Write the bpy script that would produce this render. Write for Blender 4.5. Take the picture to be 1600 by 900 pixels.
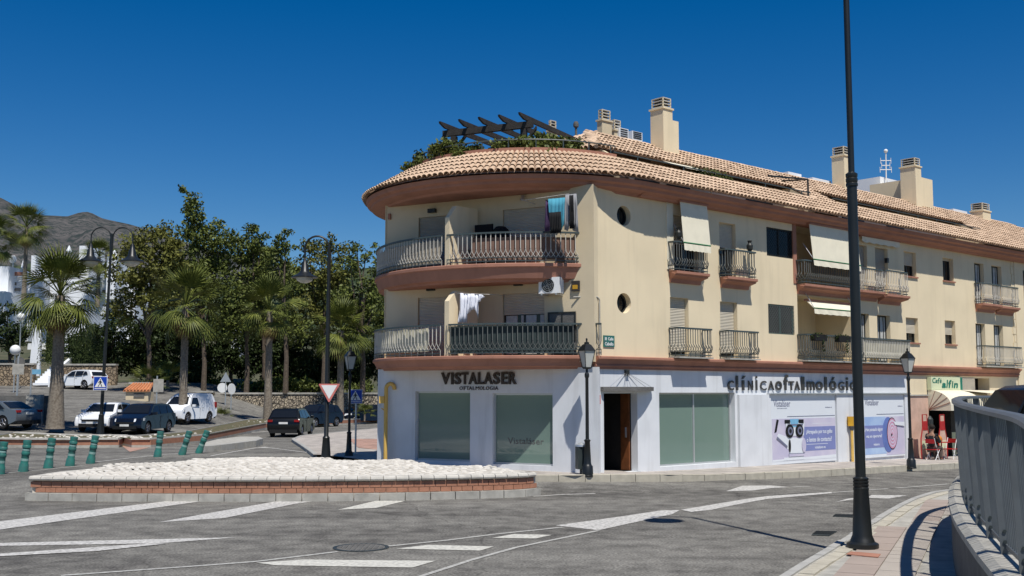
import bpy, bmesh, math, random
import numpy as np
from mathutils import Vector, Matrix, noise
random.seed(7); RNG = np.random.default_rng(7)
PI = math.pi
scn = bpy.context.scene
for o in list(bpy.data.objects): bpy.data.objects.remove(o)

# ---------------------------------------------------------------- camera, sky, sun, exposure
FPX, HZ, CZ = 1700.0, 612.0, 2.55
PITCH = math.atan((HZ - 450) / FPX)
cam = bpy.data.cameras.new('camera'); camo = bpy.data.objects.new('camera', cam)
scn.collection.objects.link(camo); scn.camera = camo
camo.location = (0, 0, CZ); camo.rotation_euler = (PI/2 + PITCH, 0, 0)
cam.sensor_width = 36; cam.lens = 36 * FPX / 1600; cam.clip_start = 0.1; cam.clip_end = 20000
SUN_EL = math.radians(61.8); SUN_H = Vector((.331, -.943)).normalized()
L = Vector((SUN_H.x*math.cos(SUN_EL), SUN_H.y*math.cos(SUN_EL), math.sin(SUN_EL)))
w = bpy.data.worlds.new('World'); scn.world = w; w.use_nodes = True
nt = w.node_tree; nt.nodes.clear()
sky = nt.nodes.new('ShaderNodeTexSky'); sky.sky_type = 'NISHITA'; sky.sun_disc = False
sky.sun_elevation = SUN_EL; sky.sun_rotation = math.atan2(SUN_H.x, SUN_H.y)
sky.altitude = 900; sky.air_density = 1.0; sky.dust_density = 0.15; sky.ozone_density = 3.0
hs = nt.nodes.new('ShaderNodeHueSaturation'); hs.inputs['Hue'].default_value = .507; hs.inputs['Saturation'].default_value = 1.47; hs.inputs['Value'].default_value = 1.4
bg = nt.nodes.new('ShaderNodeBackground'); bg.inputs['Strength'].default_value = 0.058
wo = nt.nodes.new('ShaderNodeOutputWorld')
nt.links.new(sky.outputs[0], hs.inputs['Color']); nt.links.new(hs.outputs[0], bg.inputs[0]); nt.links.new(bg.outputs[0], wo.inputs[0])
sl = bpy.data.lights.new('sun', 'SUN'); sl.energy = 5.0; sl.angle = math.radians(0.53); sl.color = (1, .965, .90)
so = bpy.data.objects.new('sun', sl); scn.collection.objects.link(so)
so.rotation_euler = (-L).to_track_quat('-Z', 'Y').to_euler(); so.location = (20, -20, 40)
scn.view_settings.view_transform = 'Standard'; scn.view_settings.look = 'None'
scn.view_settings.exposure = 0.0; scn.view_settings.gamma = 1.0
scn.render.engine = 'CYCLES'

# ---------------------------------------------------------------- geometry of the place
def ray(u, v):
    a = 450 - v
    return Vector((u-800, FPX*math.cos(PITCH)-a*math.sin(PITCH), FPX*math.sin(PITCH)+a*math.cos(PITCH)))
def at(u, v, d):
    r = ray(u, v); return Vector((0, 0, CZ)) + r*(d/r.y)
def sm(t): t = max(0., min(1., t)); return t*t*(3-2*t)
def gz(x, y):
    z = 0.0
    if x > 6: z -= (min(x, 40)-6)*.018
    z += .1*sm((y-27)/3)*(1-sm((x-1)/5))*(1-sm((y-40)/14))
    if y > 50: z += min(2.9*(y-50)/40*sm((-x-14)/14), 9)
    if y > 95: z += (y-95)*.03
    return z
def G(u, v, h=0.0):
    r = ray(u, v); z = h
    for _ in range(12):
        t = (z-CZ)/r.z if r.z < 0 else 1; p = r*t; z = gz(p.x, p.y)+h
    return Vector((p.x, p.y, z))
class Frame:
    def __init__(s, O, d, n): s.O = Vector((O[0], O[1])); s.d = Vector(d); s.n = Vector(n)
    def P(s, a, o, z):
        p = s.O + s.d*a + s.n*o; return Vector((p.x, p.y, z))
    def sz(s, u, v, o=0):
        r = ray(u, v); c = s.n.dot(s.O)+o; t = c/(s.n.x*r.x+s.n.y*r.y)
        p = Vector((r.x*t, r.y*t)); return (p-s.O).dot(s.d), CZ+r.z*t
    def s_(s, u, o=0): return s.sz(u, 500, o)[0]
AL = math.radians(49.0)
RF = Frame((4.46, 33.0), (math.sin(AL), math.cos(AL)), (math.cos(AL), -math.sin(AL)))
_A, _B = Vector((-4.0, 34.2)), Vector((2.3, 30.9)); _d = (_B-_A).normalized(); CL = (_B-_A).length
CF = Frame(_A, _d, (_d.y, -_d.x))
CC = Vector((.6, 36.0))
_A2, _B2 = Vector((-4.22, 34.5)), Vector((2.35, 31.0)); _d2 = (_B2-_A2).normalized(); GL = (_B2-_A2).length
GF = Frame(_A2, _d2, (_d2.y, -_d2.x))
def circ(R, deg, z): return Vector((CC.x+R*math.cos(math.radians(deg)), CC.y+R*math.sin(math.radians(deg)), z))
def circ_u(R, u):       # angle (deg) on the near side of the circle that is seen at column u
    best = None
    for k in range(-200*4, -50*4):
        p = circ(R, k/4, 5); e = abs(800+p.x/p.y*1703 - u)
        if p.y < 36.2 and (best is None or e < best[0]): best = (e, k/4)
    return best[1]
S0 = -2.78; SEND = 24.0

# ---------------------------------------------------------------- materials
M = {}
def mat(name, col, rough=.7, metal=0, var=.12, vs=3.0, bump=0.0, bs=30.0, spec=.3, island=0, col2=None, stain=0):
    if name in M: return M[name]
    m = bpy.data.materials.new(name); m.use_nodes = True; t = m.node_tree; b = t.nodes['Principled BSDF']
    b.inputs['Roughness'].default_value = rough; b.inputs['Metallic'].default_value = metal
    b.inputs['Specular IOR Level'].default_value = spec
    c2 = col2 or tuple(min(1, c*(1-var*2)) for c in col)
    geo = t.nodes.new('ShaderNodeNewGeometry')
    n1 = t.nodes.new('ShaderNodeTexNoise'); n1.inputs['Scale'].default_value = vs; n1.inputs['Detail'].default_value = 6
    t.links.new(geo.outputs['Position'], n1.inputs['Vector'])
    mx = t.nodes.new('ShaderNodeMix'); mx.data_type = 'RGBA'
    mx.inputs['A'].default_value = (*c2, 1); mx.inputs['B'].default_value = (*col, 1)
    rp = t.nodes.new('ShaderNodeMapRange'); rp.inputs[1].default_value = .3; rp.inputs[2].default_value = .62
    t.links.new(n1.outputs[0], rp.inputs[0]); fac = rp.outputs[0]
    if island:
        ad = t.nodes.new('ShaderNodeMix'); ad.data_type = 'FLOAT'; ad.inputs[0].default_value = island
        t.links.new(fac, ad.inputs[2]); t.links.new(geo.outputs['Random Per Island'], ad.inputs[3]); fac = ad.outputs[0]
    t.links.new(fac, mx.inputs['Factor'])
    out = mx.outputs['Result']
    if stain:
        n3 = t.nodes.new('ShaderNodeTexNoise'); n3.inputs['Scale'].default_value = 1.0; n3.inputs['Detail'].default_value = 5
        mp = t.nodes.new('ShaderNodeMapping'); mp.inputs['Scale'].default_value = (3.5, 3.5, .35)
        t.links.new(geo.outputs['Position'], mp.inputs[0]); t.links.new(mp.outputs[0], n3.inputs['Vector'])
        r3 = t.nodes.new('ShaderNodeMapRange'); r3.inputs[1].default_value = .52; r3.inputs[2].default_value = .75
        r3.inputs[3].default_value = 0; r3.inputs[4].default_value = stain
        t.links.new(n3.outputs[0], r3.inputs[0])
        m3 = t.nodes.new('ShaderNodeMix'); m3.data_type = 'RGBA'; m3.inputs['B'].default_value = (col[0]*.35, col[1]*.33, col[2]*.3, 1)
        t.links.new(r3.outputs[0], m3.inputs['Factor']); t.links.new(out, m3.inputs['A']); out = m3.outputs['Result']
    t.links.new(out, b.inputs['Base Color'])
    if bump:
        n2 = t.nodes.new('ShaderNodeTexNoise'); n2.inputs['Scale'].default_value = bs; n2.inputs['Detail'].default_value = 4
        t.links.new(geo.outputs['Position'], n2.inputs['Vector'])
        bp = t.nodes.new('ShaderNodeBump'); bp.inputs['Strength'].default_value = bump; bp.inputs['Distance'].default_value = .02
        t.links.new(n2.outputs[0], bp.inputs['Height']); t.links.new(bp.outputs[0], b.inputs['Normal'])
    M[name] = m; return m
def asphalt(name, base, lo):
    m = bpy.data.materials.new(name); m.use_nodes = True; t = m.node_tree; b = t.nodes['Principled BSDF']
    b.inputs['Roughness'].default_value = .9; b.inputs['Specular IOR Level'].default_value = .15
    g = t.nodes.new('ShaderNodeNewGeometry')
    def nz(s, d, rot=None):
        n = t.nodes.new('ShaderNodeTexNoise'); n.inputs['Scale'].default_value = s; n.inputs['Detail'].default_value = d
        if rot:
            mp = t.nodes.new('ShaderNodeMapping'); mp.inputs['Scale'].default_value = rot[0]; mp.inputs['Rotation'].default_value = (0, 0, rot[1])
            t.links.new(g.outputs['Position'], mp.inputs[0]); t.links.new(mp.outputs[0], n.inputs['Vector'])
        else: t.links.new(g.outputs['Position'], n.inputs['Vector'])
        return n
    n1 = nz(.45, 4, ((.25, 1, 1), math.radians(-20))); n2 = nz(24, 2); n3 = nz(2.2, 6)
    mx = t.nodes.new('ShaderNodeMix'); mx.data_type = 'RGBA'; mx.inputs['A'].default_value = (*lo, 1); mx.inputs['B'].default_value = (*base, 1)
    a = t.nodes.new('ShaderNodeMath'); a.operation = 'ADD'; t.links.new(n1.outputs[0], a.inputs[0]); t.links.new(n3.outputs[0], a.inputs[1])
    r = t.nodes.new('ShaderNodeMapRange'); r.inputs[1].default_value = .72; r.inputs[2].default_value = 1.22; t.links.new(a.outputs[0], r.inputs[0])
    t.links.new(r.outputs[0], mx.inputs['Factor'])
    m2 = t.nodes.new('ShaderNodeMix'); m2.data_type = 'RGBA'; m2.blend_type = 'MULTIPLY'; m2.inputs['Factor'].default_value = 1
    r2 = t.nodes.new('ShaderNodeMapRange'); r2.inputs[1].default_value = .25; r2.inputs[2].default_value = .75; r2.inputs[3].default_value = .45; r2.inputs[4].default_value = 1.5
    t.links.new(n2.outputs[0], r2.inputs[0]); t.links.new(mx.outputs['Result'], m2.inputs['A']); t.links.new(r2.outputs[0], m2.inputs['B'])
    # tar-sealed cracks
    v = t.nodes.new('ShaderNodeTexVoronoi'); v.feature = 'DISTANCE_TO_EDGE'; v.inputs['Scale'].default_value = .22
    ng = nz(1.5, 5); vm = t.nodes.new('ShaderNodeMix'); vm.data_type = 'VECTOR'; vm.inputs[0].default_value = .35
    t.links.new(g.outputs['Position'], vm.inputs[4]); t.links.new(ng.outputs['Color'], vm.inputs[5]); t.links.new(vm.outputs[1], v.inputs['Vector'])
    cr = t.nodes.new('ShaderNodeMapRange'); cr.inputs[1].default_value = .0; cr.inputs[2].default_value = .006; cr.inputs[3].default_value = .7; cr.inputs[4].default_value = 1
    t.links.new(v.outputs['Distance'], cr.inputs[0])
    m4 = t.nodes.new('ShaderNodeMix'); m4.data_type = 'RGBA'; m4.blend_type = 'MULTIPLY'; m4.inputs['Factor'].default_value = 1
    t.links.new(m2.outputs['Result'], m4.inputs['A']); t.links.new(cr.outputs[0], m4.inputs['B'])
    t.links.new(m4.outputs['Result'], b.inputs['Base Color'])
    bp = t.nodes.new('ShaderNodeBump'); bp.inputs['Strength'].default_value = .5; bp.inputs['Distance'].default_value = .01
    t.links.new(n2.outputs[0], bp.inputs['Height']); t.links.new(bp.outputs[0], b.inputs['Normal'])
    M[name] = m; return m
def paint_worn(name, col, under):
    m = mat(name, col, .7, var=.1, vs=14, col2=under); return m
def tiled(name, cols, joint, scale, rot=0, w=.5, h=.25, off=.5):
    m = bpy.data.materials.new(name); m.use_nodes = True; t = m.node_tree; b = t.nodes['Principled BSDF']; b.inputs['Roughness'].default_value = .85
    g = t.nodes.new('ShaderNodeNewGeometry'); mp = t.nodes.new('ShaderNodeMapping'); mp.inputs['Rotation'].default_value = (0, 0, rot)
    t.links.new(g.outputs['Position'], mp.inputs[0])
    br = t.nodes.new('ShaderNodeTexBrick'); br.inputs['Color1'].default_value = (*cols[0], 1); br.inputs['Color2'].default_value = (*cols[1], 1)
    br.inputs['Mortar'].default_value = (*joint, 1); br.inputs['Scale'].default_value = scale; br.inputs['Brick Width'].default_value = w; br.inputs['Row Height'].default_value = h
    br.inputs['Mortar Size'].default_value = .012; br.offset = off
    t.links.new(mp.outputs[0], br.inputs['Vector'])
    n = t.nodes.new('ShaderNodeTexNoise'); n.inputs['Scale'].default_value = 1.7; n.inputs['Detail'].default_value = 8; t.links.new(g.outputs['Position'], n.inputs['Vector'])
    r = t.nodes.new('ShaderNodeMapRange'); r.inputs[1].default_value = .3; r.inputs[2].default_value = .7; r.inputs[3].default_value = .65; r.inputs[4].default_value = 1.15; t.links.new(n.outputs[0], r.inputs[0])
    mm = t.nodes.new('ShaderNodeMix'); mm.data_type = 'RGBA'; mm.blend_type = 'MULTIPLY'; mm.inputs['Factor'].default_value = 1
    t.links.new(br.outputs['Color'], mm.inputs['A']); t.links.new(r.outputs[0], mm.inputs['B']); t.links.new(mm.outputs['Result'], b.inputs['Base Color'])
    M[name] = m; return m
def rubble(name, c1, c2, c3, scale):
    m = bpy.data.materials.new(name); m.use_nodes = True; t = m.node_tree; b = t.nodes['Principled BSDF']; b.inputs['Roughness'].default_value = .9
    g = t.nodes.new('ShaderNodeNewGeometry'); v = t.nodes.new('ShaderNodeTexVoronoi'); v.inputs['Scale'].default_value = scale
    v2 = t.nodes.new('ShaderNodeTexVoronoi'); v2.feature = 'DISTANCE_TO_EDGE'; v2.inputs['Scale'].default_value = scale
    for q in (v, v2): t.links.new(g.outputs['Position'], q.inputs['Vector'])
    mx = t.nodes.new('ShaderNodeMix'); mx.data_type = 'RGBA'; mx.inputs['A'].default_value = (*c1, 1); mx.inputs['B'].default_value = (*c2, 1)
    sp = t.nodes.new('ShaderNodeSeparateColor'); t.links.new(v.outputs['Color'], sp.inputs[0]); t.links.new(sp.outputs[0], mx.inputs['Factor'])
    r = t.nodes.new('ShaderNodeMapRange'); r.inputs[1].default_value = .03; r.inputs[2].default_value = .12; t.links.new(v2.outputs['Distance'], r.inputs[0])
    m2 = t.nodes.new('ShaderNodeMix'); m2.data_type = 'RGBA'; m2.inputs['A'].default_value = (*c3, 1); t.links.new(r.outputs[0], m2.inputs['Factor']); t.links.new(mx.outputs['Result'], m2.inputs['B'])
    t.links.new(m2.outputs['Result'], b.inputs['Base Color'])
    bp = t.nodes.new('ShaderNodeBump'); bp.inputs['Strength'].default_value = 1; bp.inputs['Distance'].default_value = .08; t.links.new(r.outputs[0], bp.inputs['Height']); t.links.new(bp.outputs[0], b.inputs['Normal'])
    M[name] = m; return m
def shutter_mat(name, col):
    m = mat(name, col, .5, var=.05)
    t = m.node_tree; b = t.nodes['Principled BSDF']; g = t.nodes.new('ShaderNodeNewGeometry')
    wv = t.nodes.new('ShaderNodeTexWave'); wv.wave_type = 'BANDS'; wv.bands_direction = 'Z'; wv.inputs['Scale'].default_value = 6.5
    t.links.new(g.outputs['Position'], wv.inputs['Vector'])
    bp = t.nodes.new('ShaderNodeBump'); bp.inputs['Strength'].default_value = .8; bp.inputs['Distance'].default_value = .02
    t.links.new(wv.outputs[0], bp.inputs['Height']); t.links.new(bp.outputs[0], b.inputs['Normal']); return m
def leafmat(name, c1, c2, trans=.25):
    m = mat(name, c1, .5, var=.2, vs=.6, island=.6, col2=c2, spec=.15)
    m.node_tree.nodes['Principled BSDF'].inputs['Subsurface Weight'].default_value = 0
    return m
asphalt('asphalt', (.215, .205, .182), (.085, .08, .073)); asphalt('asphalt_far', (.19, .185, .175), (.14, .137, .13))
mat('earth', (.11, .10, .06), .95, vs=.3, col2=(.035, .05, .02))
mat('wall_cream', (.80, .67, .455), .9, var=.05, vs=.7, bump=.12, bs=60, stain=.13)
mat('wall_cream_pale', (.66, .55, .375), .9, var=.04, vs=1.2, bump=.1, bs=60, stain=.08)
mat('wall_white', (.70, .715, .73), .8, var=.045, vs=1.3, bump=.06, bs=50, stain=.24)
mat('trim_pink', (.40, .19, .13), .85, var=.1, vs=1.5, stain=.2)
mat('tile_clay', (.70, .51, .355), .85, var=.2, vs=3, island=.75, col2=(.34, .23, .15), bump=.2)
mat('tile_bed', (.40, .27, .19), .9)
mat('dark_metal', (.035, .045, .045), .45, spec=.5); mat('black_iron', (.012, .014, .014), .4, spec=.5)
mat('rail_paint', (.06, .08, .08), .45, spec=.5); mat('bar_paint', (.13, .135, .125), .5, var=.1)
mat('bar_white', (.55, .52, .46), .5, var=.1)
mat('glass_dark', (.010, .012, .015), .05, spec=.4, var=0); mat('glass_door', (.02, .02, .02), .2, var=0)
mat('glass_frost', (.17, .245, .205), .05, var=.05, vs=.4, spec=1.0, col2=(.15, .225, .19))
mat('alu', (.55, .56, .56), .35, metal=.6, var=.03); mat('frame_dark', (.03, .032, .03), .4)
shutter_mat('shutter', (.58, .52, .41)); shutter_mat('shutter_grey', (.42, .38, .31))
mat('canvas', (.78, .72, .56), .85, var=.04); mat('canvas_green', (.05, .20, .09), .8)
mat('soil', (.14, .11, .07), .95, vs=4, col2=(.05, .07, .025), bump=.5)
mat('concrete', (.44, .42, .37), .9, var=.15, vs=4, bump=.3, bs=40, stain=.15); mat('concrete_pale', (.56, .53, .47), .9, var=.12, vs=4, bump=.3)
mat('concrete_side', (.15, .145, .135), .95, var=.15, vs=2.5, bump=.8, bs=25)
mat('brick_face', (.42, .20, .125), .85, var=.16, vs=6, island=.4, bump=.3); mat('mortar', (.60, .55, .47), .9)
mat('cobble', (.70, .66, .59), .85, var=.10, vs=5, island=.6, col2=(.40, .37, .32)); mat('cobble_bed', (.46, .42, .36), .95)
paint_worn('paint', (.60, .58, .54), (.27, .26, .24)); paint_worn('paint_thin', (.48, .47, .43), (.28, .27, .25)); paint_worn('paint_cream', (.62, .60, .53), (.38, .37, .33))
tiled('pave_far', ((.42, .375, .33), (.47, .42, .37)), (.30, .27, .24), 1.0, rot=-(PI/2-AL), w=.4, h=.4, off=0)
tiled('pave_red', ((.42, .24, .18), (.46, .28, .21)), (.3, .22, .18), 1.0, w=.3, h=.3, off=0)
mat('slab_beige', (.42, .375, .325), .9, var=.15, vs=2, island=.5, bump=.2, col2=(.33, .29, .25)); mat('slab_red', (.38, .31, .265), .9, var=.12, vs=2, island=.5)
mat('kerb', (.50, .46, .37), .9, var=.15, vs=5, island=.4, stain=.15); mat('kerb_grey', (.42, .41, .38), .9, var=.15, vs=5, island=.4)
rubble('rubble', (.50, .42, .30), (.30, .25, .19), (.06, .05, .04), 5.0); rubble('rubble_warm', (.40, .30, .19), (.25, .19, .13), (.12, .09, .06), 3.6)
mat('green_plastic', (.03, .17, .14), .45, var=.2, vs=6, col2=(.05, .12, .11)); mat('green_band', (.25, .40, .36), .4)
mat('yellow_paint', (.72, .46, .12), .5, var=.08); mat('yellow_dark', (.60, .33, .03), .45)
mat('white_paint', (.80, .80, .78), .5, var=.03); mat('sign_pink', (.62, .20, .17), .5)
mat('sign_red', (.50, .03, .02), .45); mat('sign_blue', (.01, .06, .42), .4); mat('sign_black', (.01, .01, .01), .5)
mat('house_white', (.82, .84, .86), .85, var=.03, vs=.5); mat('roof_orange', (.55, .22, .10), .8)
mat('pine_hill', (.12, .12, .09), 1, var=.3, vs=.02)
mat('car_white', (.80, .81, .82), .25, spec=.6, var=.01); mat('car_black', (.005, .006, .007), .22, spec=.4, var=0); mat('car_navy', (.005, .008, .018), .2, spec=.4, var=0)
mat('car_grey', (.16, .18, .20), .25, spec=.6, metal=.4, var=.02); mat('tyre', (.012, .012, .012), .85); mat('rim', (.35, .35, .36), .3, metal=.8)
mat('lamp_red', (.30, .01, .01), .25); mat('lamp_clear', (.75, .78, .8), .12, spec=.8); mat('plate', (.75, .75, .72), .5); mat('trim_black', (.015, .015, .015), .6)
mat('bark', (.13, .10, .075), .95, var=.25, vs=8, bump=.6, bs=20); mat('palm_bark', (.27, .23, .18), .95, var=.2, vs=10, bump=.8, bs=25, col2=(.15, .12, .09))
mat('dead_frond', (.26, .17, .08), .9, var=.3, vs=5, island=.5)
leafmat('leaf', (.155, .18, .042), (.04, .055, .015)); leafmat('leaf_olive', (.18, .18, .042), (.06, .065, .018)); leafmat('leaf_dark', (.05, .07, .022), (.014, .024, .008))
leafmat('palm_leaf', (.18, .195, .04), (.035, .055, .014)); leafmat('hedge', (.11, .13, .035), (.03, .045, .012))
mat('letter_brown', (.035, .02, .013), .4, spec=.5); mat('letter_steel', (.05, .045, .042), .35, spec=.6)
mat('poster_lilac', (.50, .47, .60), .5, var=.06, vs=1.2, col2=(.62, .58, .66)); mat('poster_blue', (.20, .23, .46), .5, var=.05); mat('poster_sky', (.30, .42, .66), .5, var=.1, vs=1.5, col2=(.45, .58, .74))
mat('poster_pale', (.70, .73, .76), .5, var=.01); mat('poster_pink', (.62, .30, .42), .5); mat('poster_deep', (.13, .19, .46), .5); mat('cyan_print', (.20, .46, .66), .5)
mat('print_grey', (.17, .18, .26), .5); mat('pink_stone', (.62, .42, .32), .85, var=.12, vs=2.5, bump=.2)
mat('sign_cream', (.66, .70, .46), .5, var=.05); mat('sign_green', (.005, .16, .11), .5); mat('wood_dark', (.045, .04, .035), .7, var=.2, vs=6, bump=.4); mat('wood_door', (.20, .07, .025), .5, var=.2, vs=6)
mat('skin', (.30, .17, .11), .6, var=.03); mat('cloth_dark', (.022, .025, .028), .9); mat('cloth_grey', (.30, .30, .31), .9, var=.05); mat('cloth_brown', (.10, .075, .065), .9)
mat('cloth_teal', (.08, .33, .44), .9, var=.05); mat('cloth_white', (.75, .76, .82), .9, var=.04); mat('cloth_purple', (.07, .04, .10), .9); mat('orange_cloth', (.62, .22, .03), .8); mat('cloth_black', (.012, .012, .013), .9)
mat('screen_reed', (.50, .43, .33), .9, var=.2, vs=25); mat('screen_cloth', (.62, .58, .44), .9, var=.05); mat('screen_dark', (.035, .05, .05), .8); mat('screen_brown', (.20, .12, .09), .85)
mat('fence_steel', (.145, .16, .17), .42, metal=.35, var=.07, vs=5); mat('red_metal', (.42, .02, .02), .4); mat('hair', (.02, .015, .012), .8)
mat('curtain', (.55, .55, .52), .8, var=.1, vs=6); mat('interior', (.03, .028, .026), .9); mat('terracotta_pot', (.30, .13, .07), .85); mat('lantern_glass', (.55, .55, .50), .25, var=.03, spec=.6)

# ---------------------------------------------------------------- helpers
WM = {}
def wm(o): return WM.get(o.name, Matrix.Identity(4)) if o else Matrix.Identity(4)
def tag(o, label=None, cat=None, group=None, kind=None):
    if label: o['label'] = label
    if cat: o['category'] = cat
    if group: o['group'] = group
    if kind: o['kind'] = kind
    return o
def thing(name, label, cat, loc=(0, 0, 0), rz=0, group=None):
    o = bpy.data.objects.new(name, None); scn.collection.objects.link(o); o.location = loc; o.rotation_euler = (0, 0, rz)
    o.empty_display_size = .2
    WM[o.name] = Matrix.Translation(Vector(loc)) @ Matrix.Rotation(rz, 4, 'Z')
    return tag(o, label, cat, group)
def dup(o, loc=None, rz=None, label=None, parent=None, group=None):
    c = o.copy(); scn.collection.objects.link(c)
    if parent: c.parent = parent
    if loc is not None: c.location = loc
    if rz is not None: c.rotation_euler = (0, 0, rz)
    if label: c['label'] = label
    if group: c['group'] = group
    for ch in list(o.children): dup(ch, parent=c)
    return c
class MB:
    def __init__(s): s.v = []; s.f = []; s.mi = []; s.m = 0
    def add(s, vs, fs):
        b = len(s.v); s.v += [Vector(q) for q in vs]
        for f in fs: s.f.append([b+i for i in f]); s.mi.append(s.m)
    def hexa(s, p): s.add(p, [(0, 3, 2, 1), (4, 5, 6, 7), (0, 1, 5, 4), (1, 2, 6, 5), (2, 3, 7, 6), (3, 0, 4, 7)]); return s
    def box(s, c, d, rz=0, rx=0):
        R = Matrix.Rotation(rz, 3, 'Z') @ Matrix.Rotation(rx, 3, 'X'); x, y, z = [q/2 for q in d]; c = Vector(c)
        return s.hexa([c + R @ Vector(q) for q in ((-x, -y, -z), (x, -y, -z), (x, y, -z), (-x, y, -z), (-x, -y, z), (x, -y, z), (x, y, z), (-x, y, z))])
    def fbox(s, F, s0, s1, o0, o1, z0, z1):
        return s.hexa([F.P(s0, o1, z0), F.P(s1, o1, z0), F.P(s1, o0, z0), F.P(s0, o0, z0), F.P(s0, o1, z1), F.P(s1, o1, z1), F.P(s1, o0, z1), F.P(s0, o0, z1)])
    def tube(s, pts, r, n=8, cap=True, phase=0):
        pts = [Vector(p) for p in pts]; k = len(pts); rs = r if isinstance(r, (list, tuple)) else [r]*k
        ring = []; prev = None
        for i, p in enumerate(pts):
            t = (pts[min(i+1, k-1)] - pts[max(i-1, 0)]).normalized()
            if prev is None:
                a = Vector((1, 0, 0)) if abs(t.x) < .9 else Vector((0, 1, 0)); a = (a - t*a.dot(t)).normalized()
            else: a = prev - t*prev.dot(t); a = a.normalized() if a.length > 1e-6 else prev
            prev = a; b = t.cross(a)
            ring += [p + (a*math.cos(phase+2*PI*j/n) + b*math.sin(phase+2*PI*j/n))*rs[i] for j in range(n)]
        fs = [(i*n+j, i*n+(j+1) % n, (i+1)*n+(j+1) % n, (i+1)*n+j) for i in range(k-1) for j in range(n)]
        if cap: fs += [tuple(range(n-1, -1, -1)), tuple(range((k-1)*n, k*n))]
        s.add(ring, fs); return s
    def lathe(s, c, prof, n=16, phase=0):
        c = Vector(c); vs = [c + Vector((r*math.cos(phase+2*PI*j/n), r*math.sin(phase+2*PI*j/n), z)) for r, z in prof for j in range(n)]; k = len(prof)
        fs = [(i*n+j, i*n+(j+1) % n, (i+1)*n+(j+1) % n, (i+1)*n+j) for i in range(k-1) for j in range(n)]
        fs += [tuple(range(n-1, -1, -1)), tuple(range((k-1)*n, k*n))]
        s.add(vs, fs); return s
    def ball(s, c, r, n=10, sc=(1, 1, 1)):
        prof = [(max(.001, r*math.sin(PI*i/n)), -r*math.cos(PI*i/n)) for i in range(n+1)]
        k = len(s.v); s.lathe((0, 0, 0), prof, n+4)
        for i in range(k, len(s.v)): q = s.v[i]; s.v[i] = Vector((q.x*sc[0]+c[0], q.y*sc[1]+c[1], q.z*sc[2]+c[2]))
        return s
    def prism(s, poly, ext):       # poly: 3D points of one side (may be concave), ext: extrusion vector
        n = len(poly); poly = [Vector(p) for p in poly]; ext = Vector(ext)
        s.add(poly + [p+ext for p in poly], [tuple(range(n-1, -1, -1)), tuple(range(n, 2*n))] + [(i, (i+1) % n, n+(i+1) % n, n+i) for i in range(n)]); return s
    def sweep(s, rings, closed=True, caps=True):   # rings: list of lists of 3D points
        n = len(rings[0]); k = len(rings); vs = [p for r in rings for p in r]
        e = n if closed else n-1
        fs = [(i*n+j, (i+1)*n+j, (i+1)*n+(j+1) % n, i*n+(j+1) % n) for i in range(k-1) for j in range(e)]
        if caps: fs += [tuple(range(n)), tuple(range((k-1)*n+n-1, (k-1)*n-1, -1))]
        s.add(vs, fs); return s
    def build(s, name, mats, parent=None, local=False, smooth=False, recalc=True, **tg):
        me = bpy.data.meshes.new(name)
        inv = Matrix.Identity(4) if local else wm(parent).inverted()
        me.from_pydata([inv @ q for q in s.v], [], s.f)
        mats = mats if isinstance(mats, (list, tuple)) else [mats]
        for q in mats: me.materials.append(M[q])
        if any(s.mi): me.polygons.foreach_set('material_index', s.mi)
        if recalc:
            bm = bmesh.new(); bm.from_mesh(me); bmesh.ops.recalc_face_normals(bm, faces=bm.faces); bm.to_mesh(me); bm.free()
        if smooth: smooth_mesh(me)
        me.update(); o = bpy.data.objects.new(name, me); scn.collection.objects.link(o)
        if parent:
            o.parent = parent; WM[o.name] = wm(parent)
        tag(o, tg.get('label'), tg.get('cat'), tg.get('group'), tg.get('kind')); return o
def smooth_mesh(me, ang=40):
    me.polygons.foreach_set('use_smooth', [True]*len(me.polygons))
    bm = bmesh.new(); bm.from_mesh(me)
    for e in bm.edges:
        if len(e.link_faces) == 2 and e.calc_face_angle(0) > math.radians(ang): e.smooth = False
    bm.to_mesh(me); bm.free()
def fastmesh(name, V, F, matname, parent=None, **tg):      # numpy quads
    me = bpy.data.meshes.new(name); V = np.asarray(V, dtype=np.float32)
    if parent:
        I = np.array(wm(parent).inverted()); V = V @ I[:3, :3].T.astype(np.float32) + I[:3, 3].astype(np.float32)
    F = np.asarray(F, dtype=np.int32); k = F.shape[1]
    me.vertices.add(len(V)); me.vertices.foreach_set('co', V.ravel()); me.loops.add(F.size); me.loops.foreach_set('vertex_index', F.ravel())
    me.polygons.add(len(F)); me.polygons.foreach_set('loop_start', np.arange(0, F.size, k, dtype=np.int32)); me.polygons.foreach_set('loop_total', np.full(len(F), k, dtype=np.int32))
    me.materials.append(M[matname]); me.update(calc_edges=True); o = bpy.data.objects.new(name, me); scn.collection.objects.link(o)
    if parent: o.parent = parent; WM[o.name] = wm(parent)
    tag(o, tg.get('label'), tg.get('cat'), tg.get('group'), tg.get('kind')); return o
def text_pts(ch, bold=0.0, ext=.03):
    cu = bpy.data.curves.new('letter', 'FONT'); cu.body = ch; cu.size = 1; cu.extrude = ext; cu.offset = bold; cu.resolution_u = 3
    ob = bpy.data.objects.new('letter', cu); scn.collection.objects.link(ob); bpy.context.view_layer.update()
    me = bpy.data.meshes.new_from_object(ob.evaluated_get(bpy.context.evaluated_depsgraph_get())); bpy.data.objects.remove(ob)
    vs = [v.co.copy() for v in me.vertices]; fs = [tuple(p.vertices) for p in me.polygons]; bpy.data.meshes.remove(me)
    return vs, fs
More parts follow.
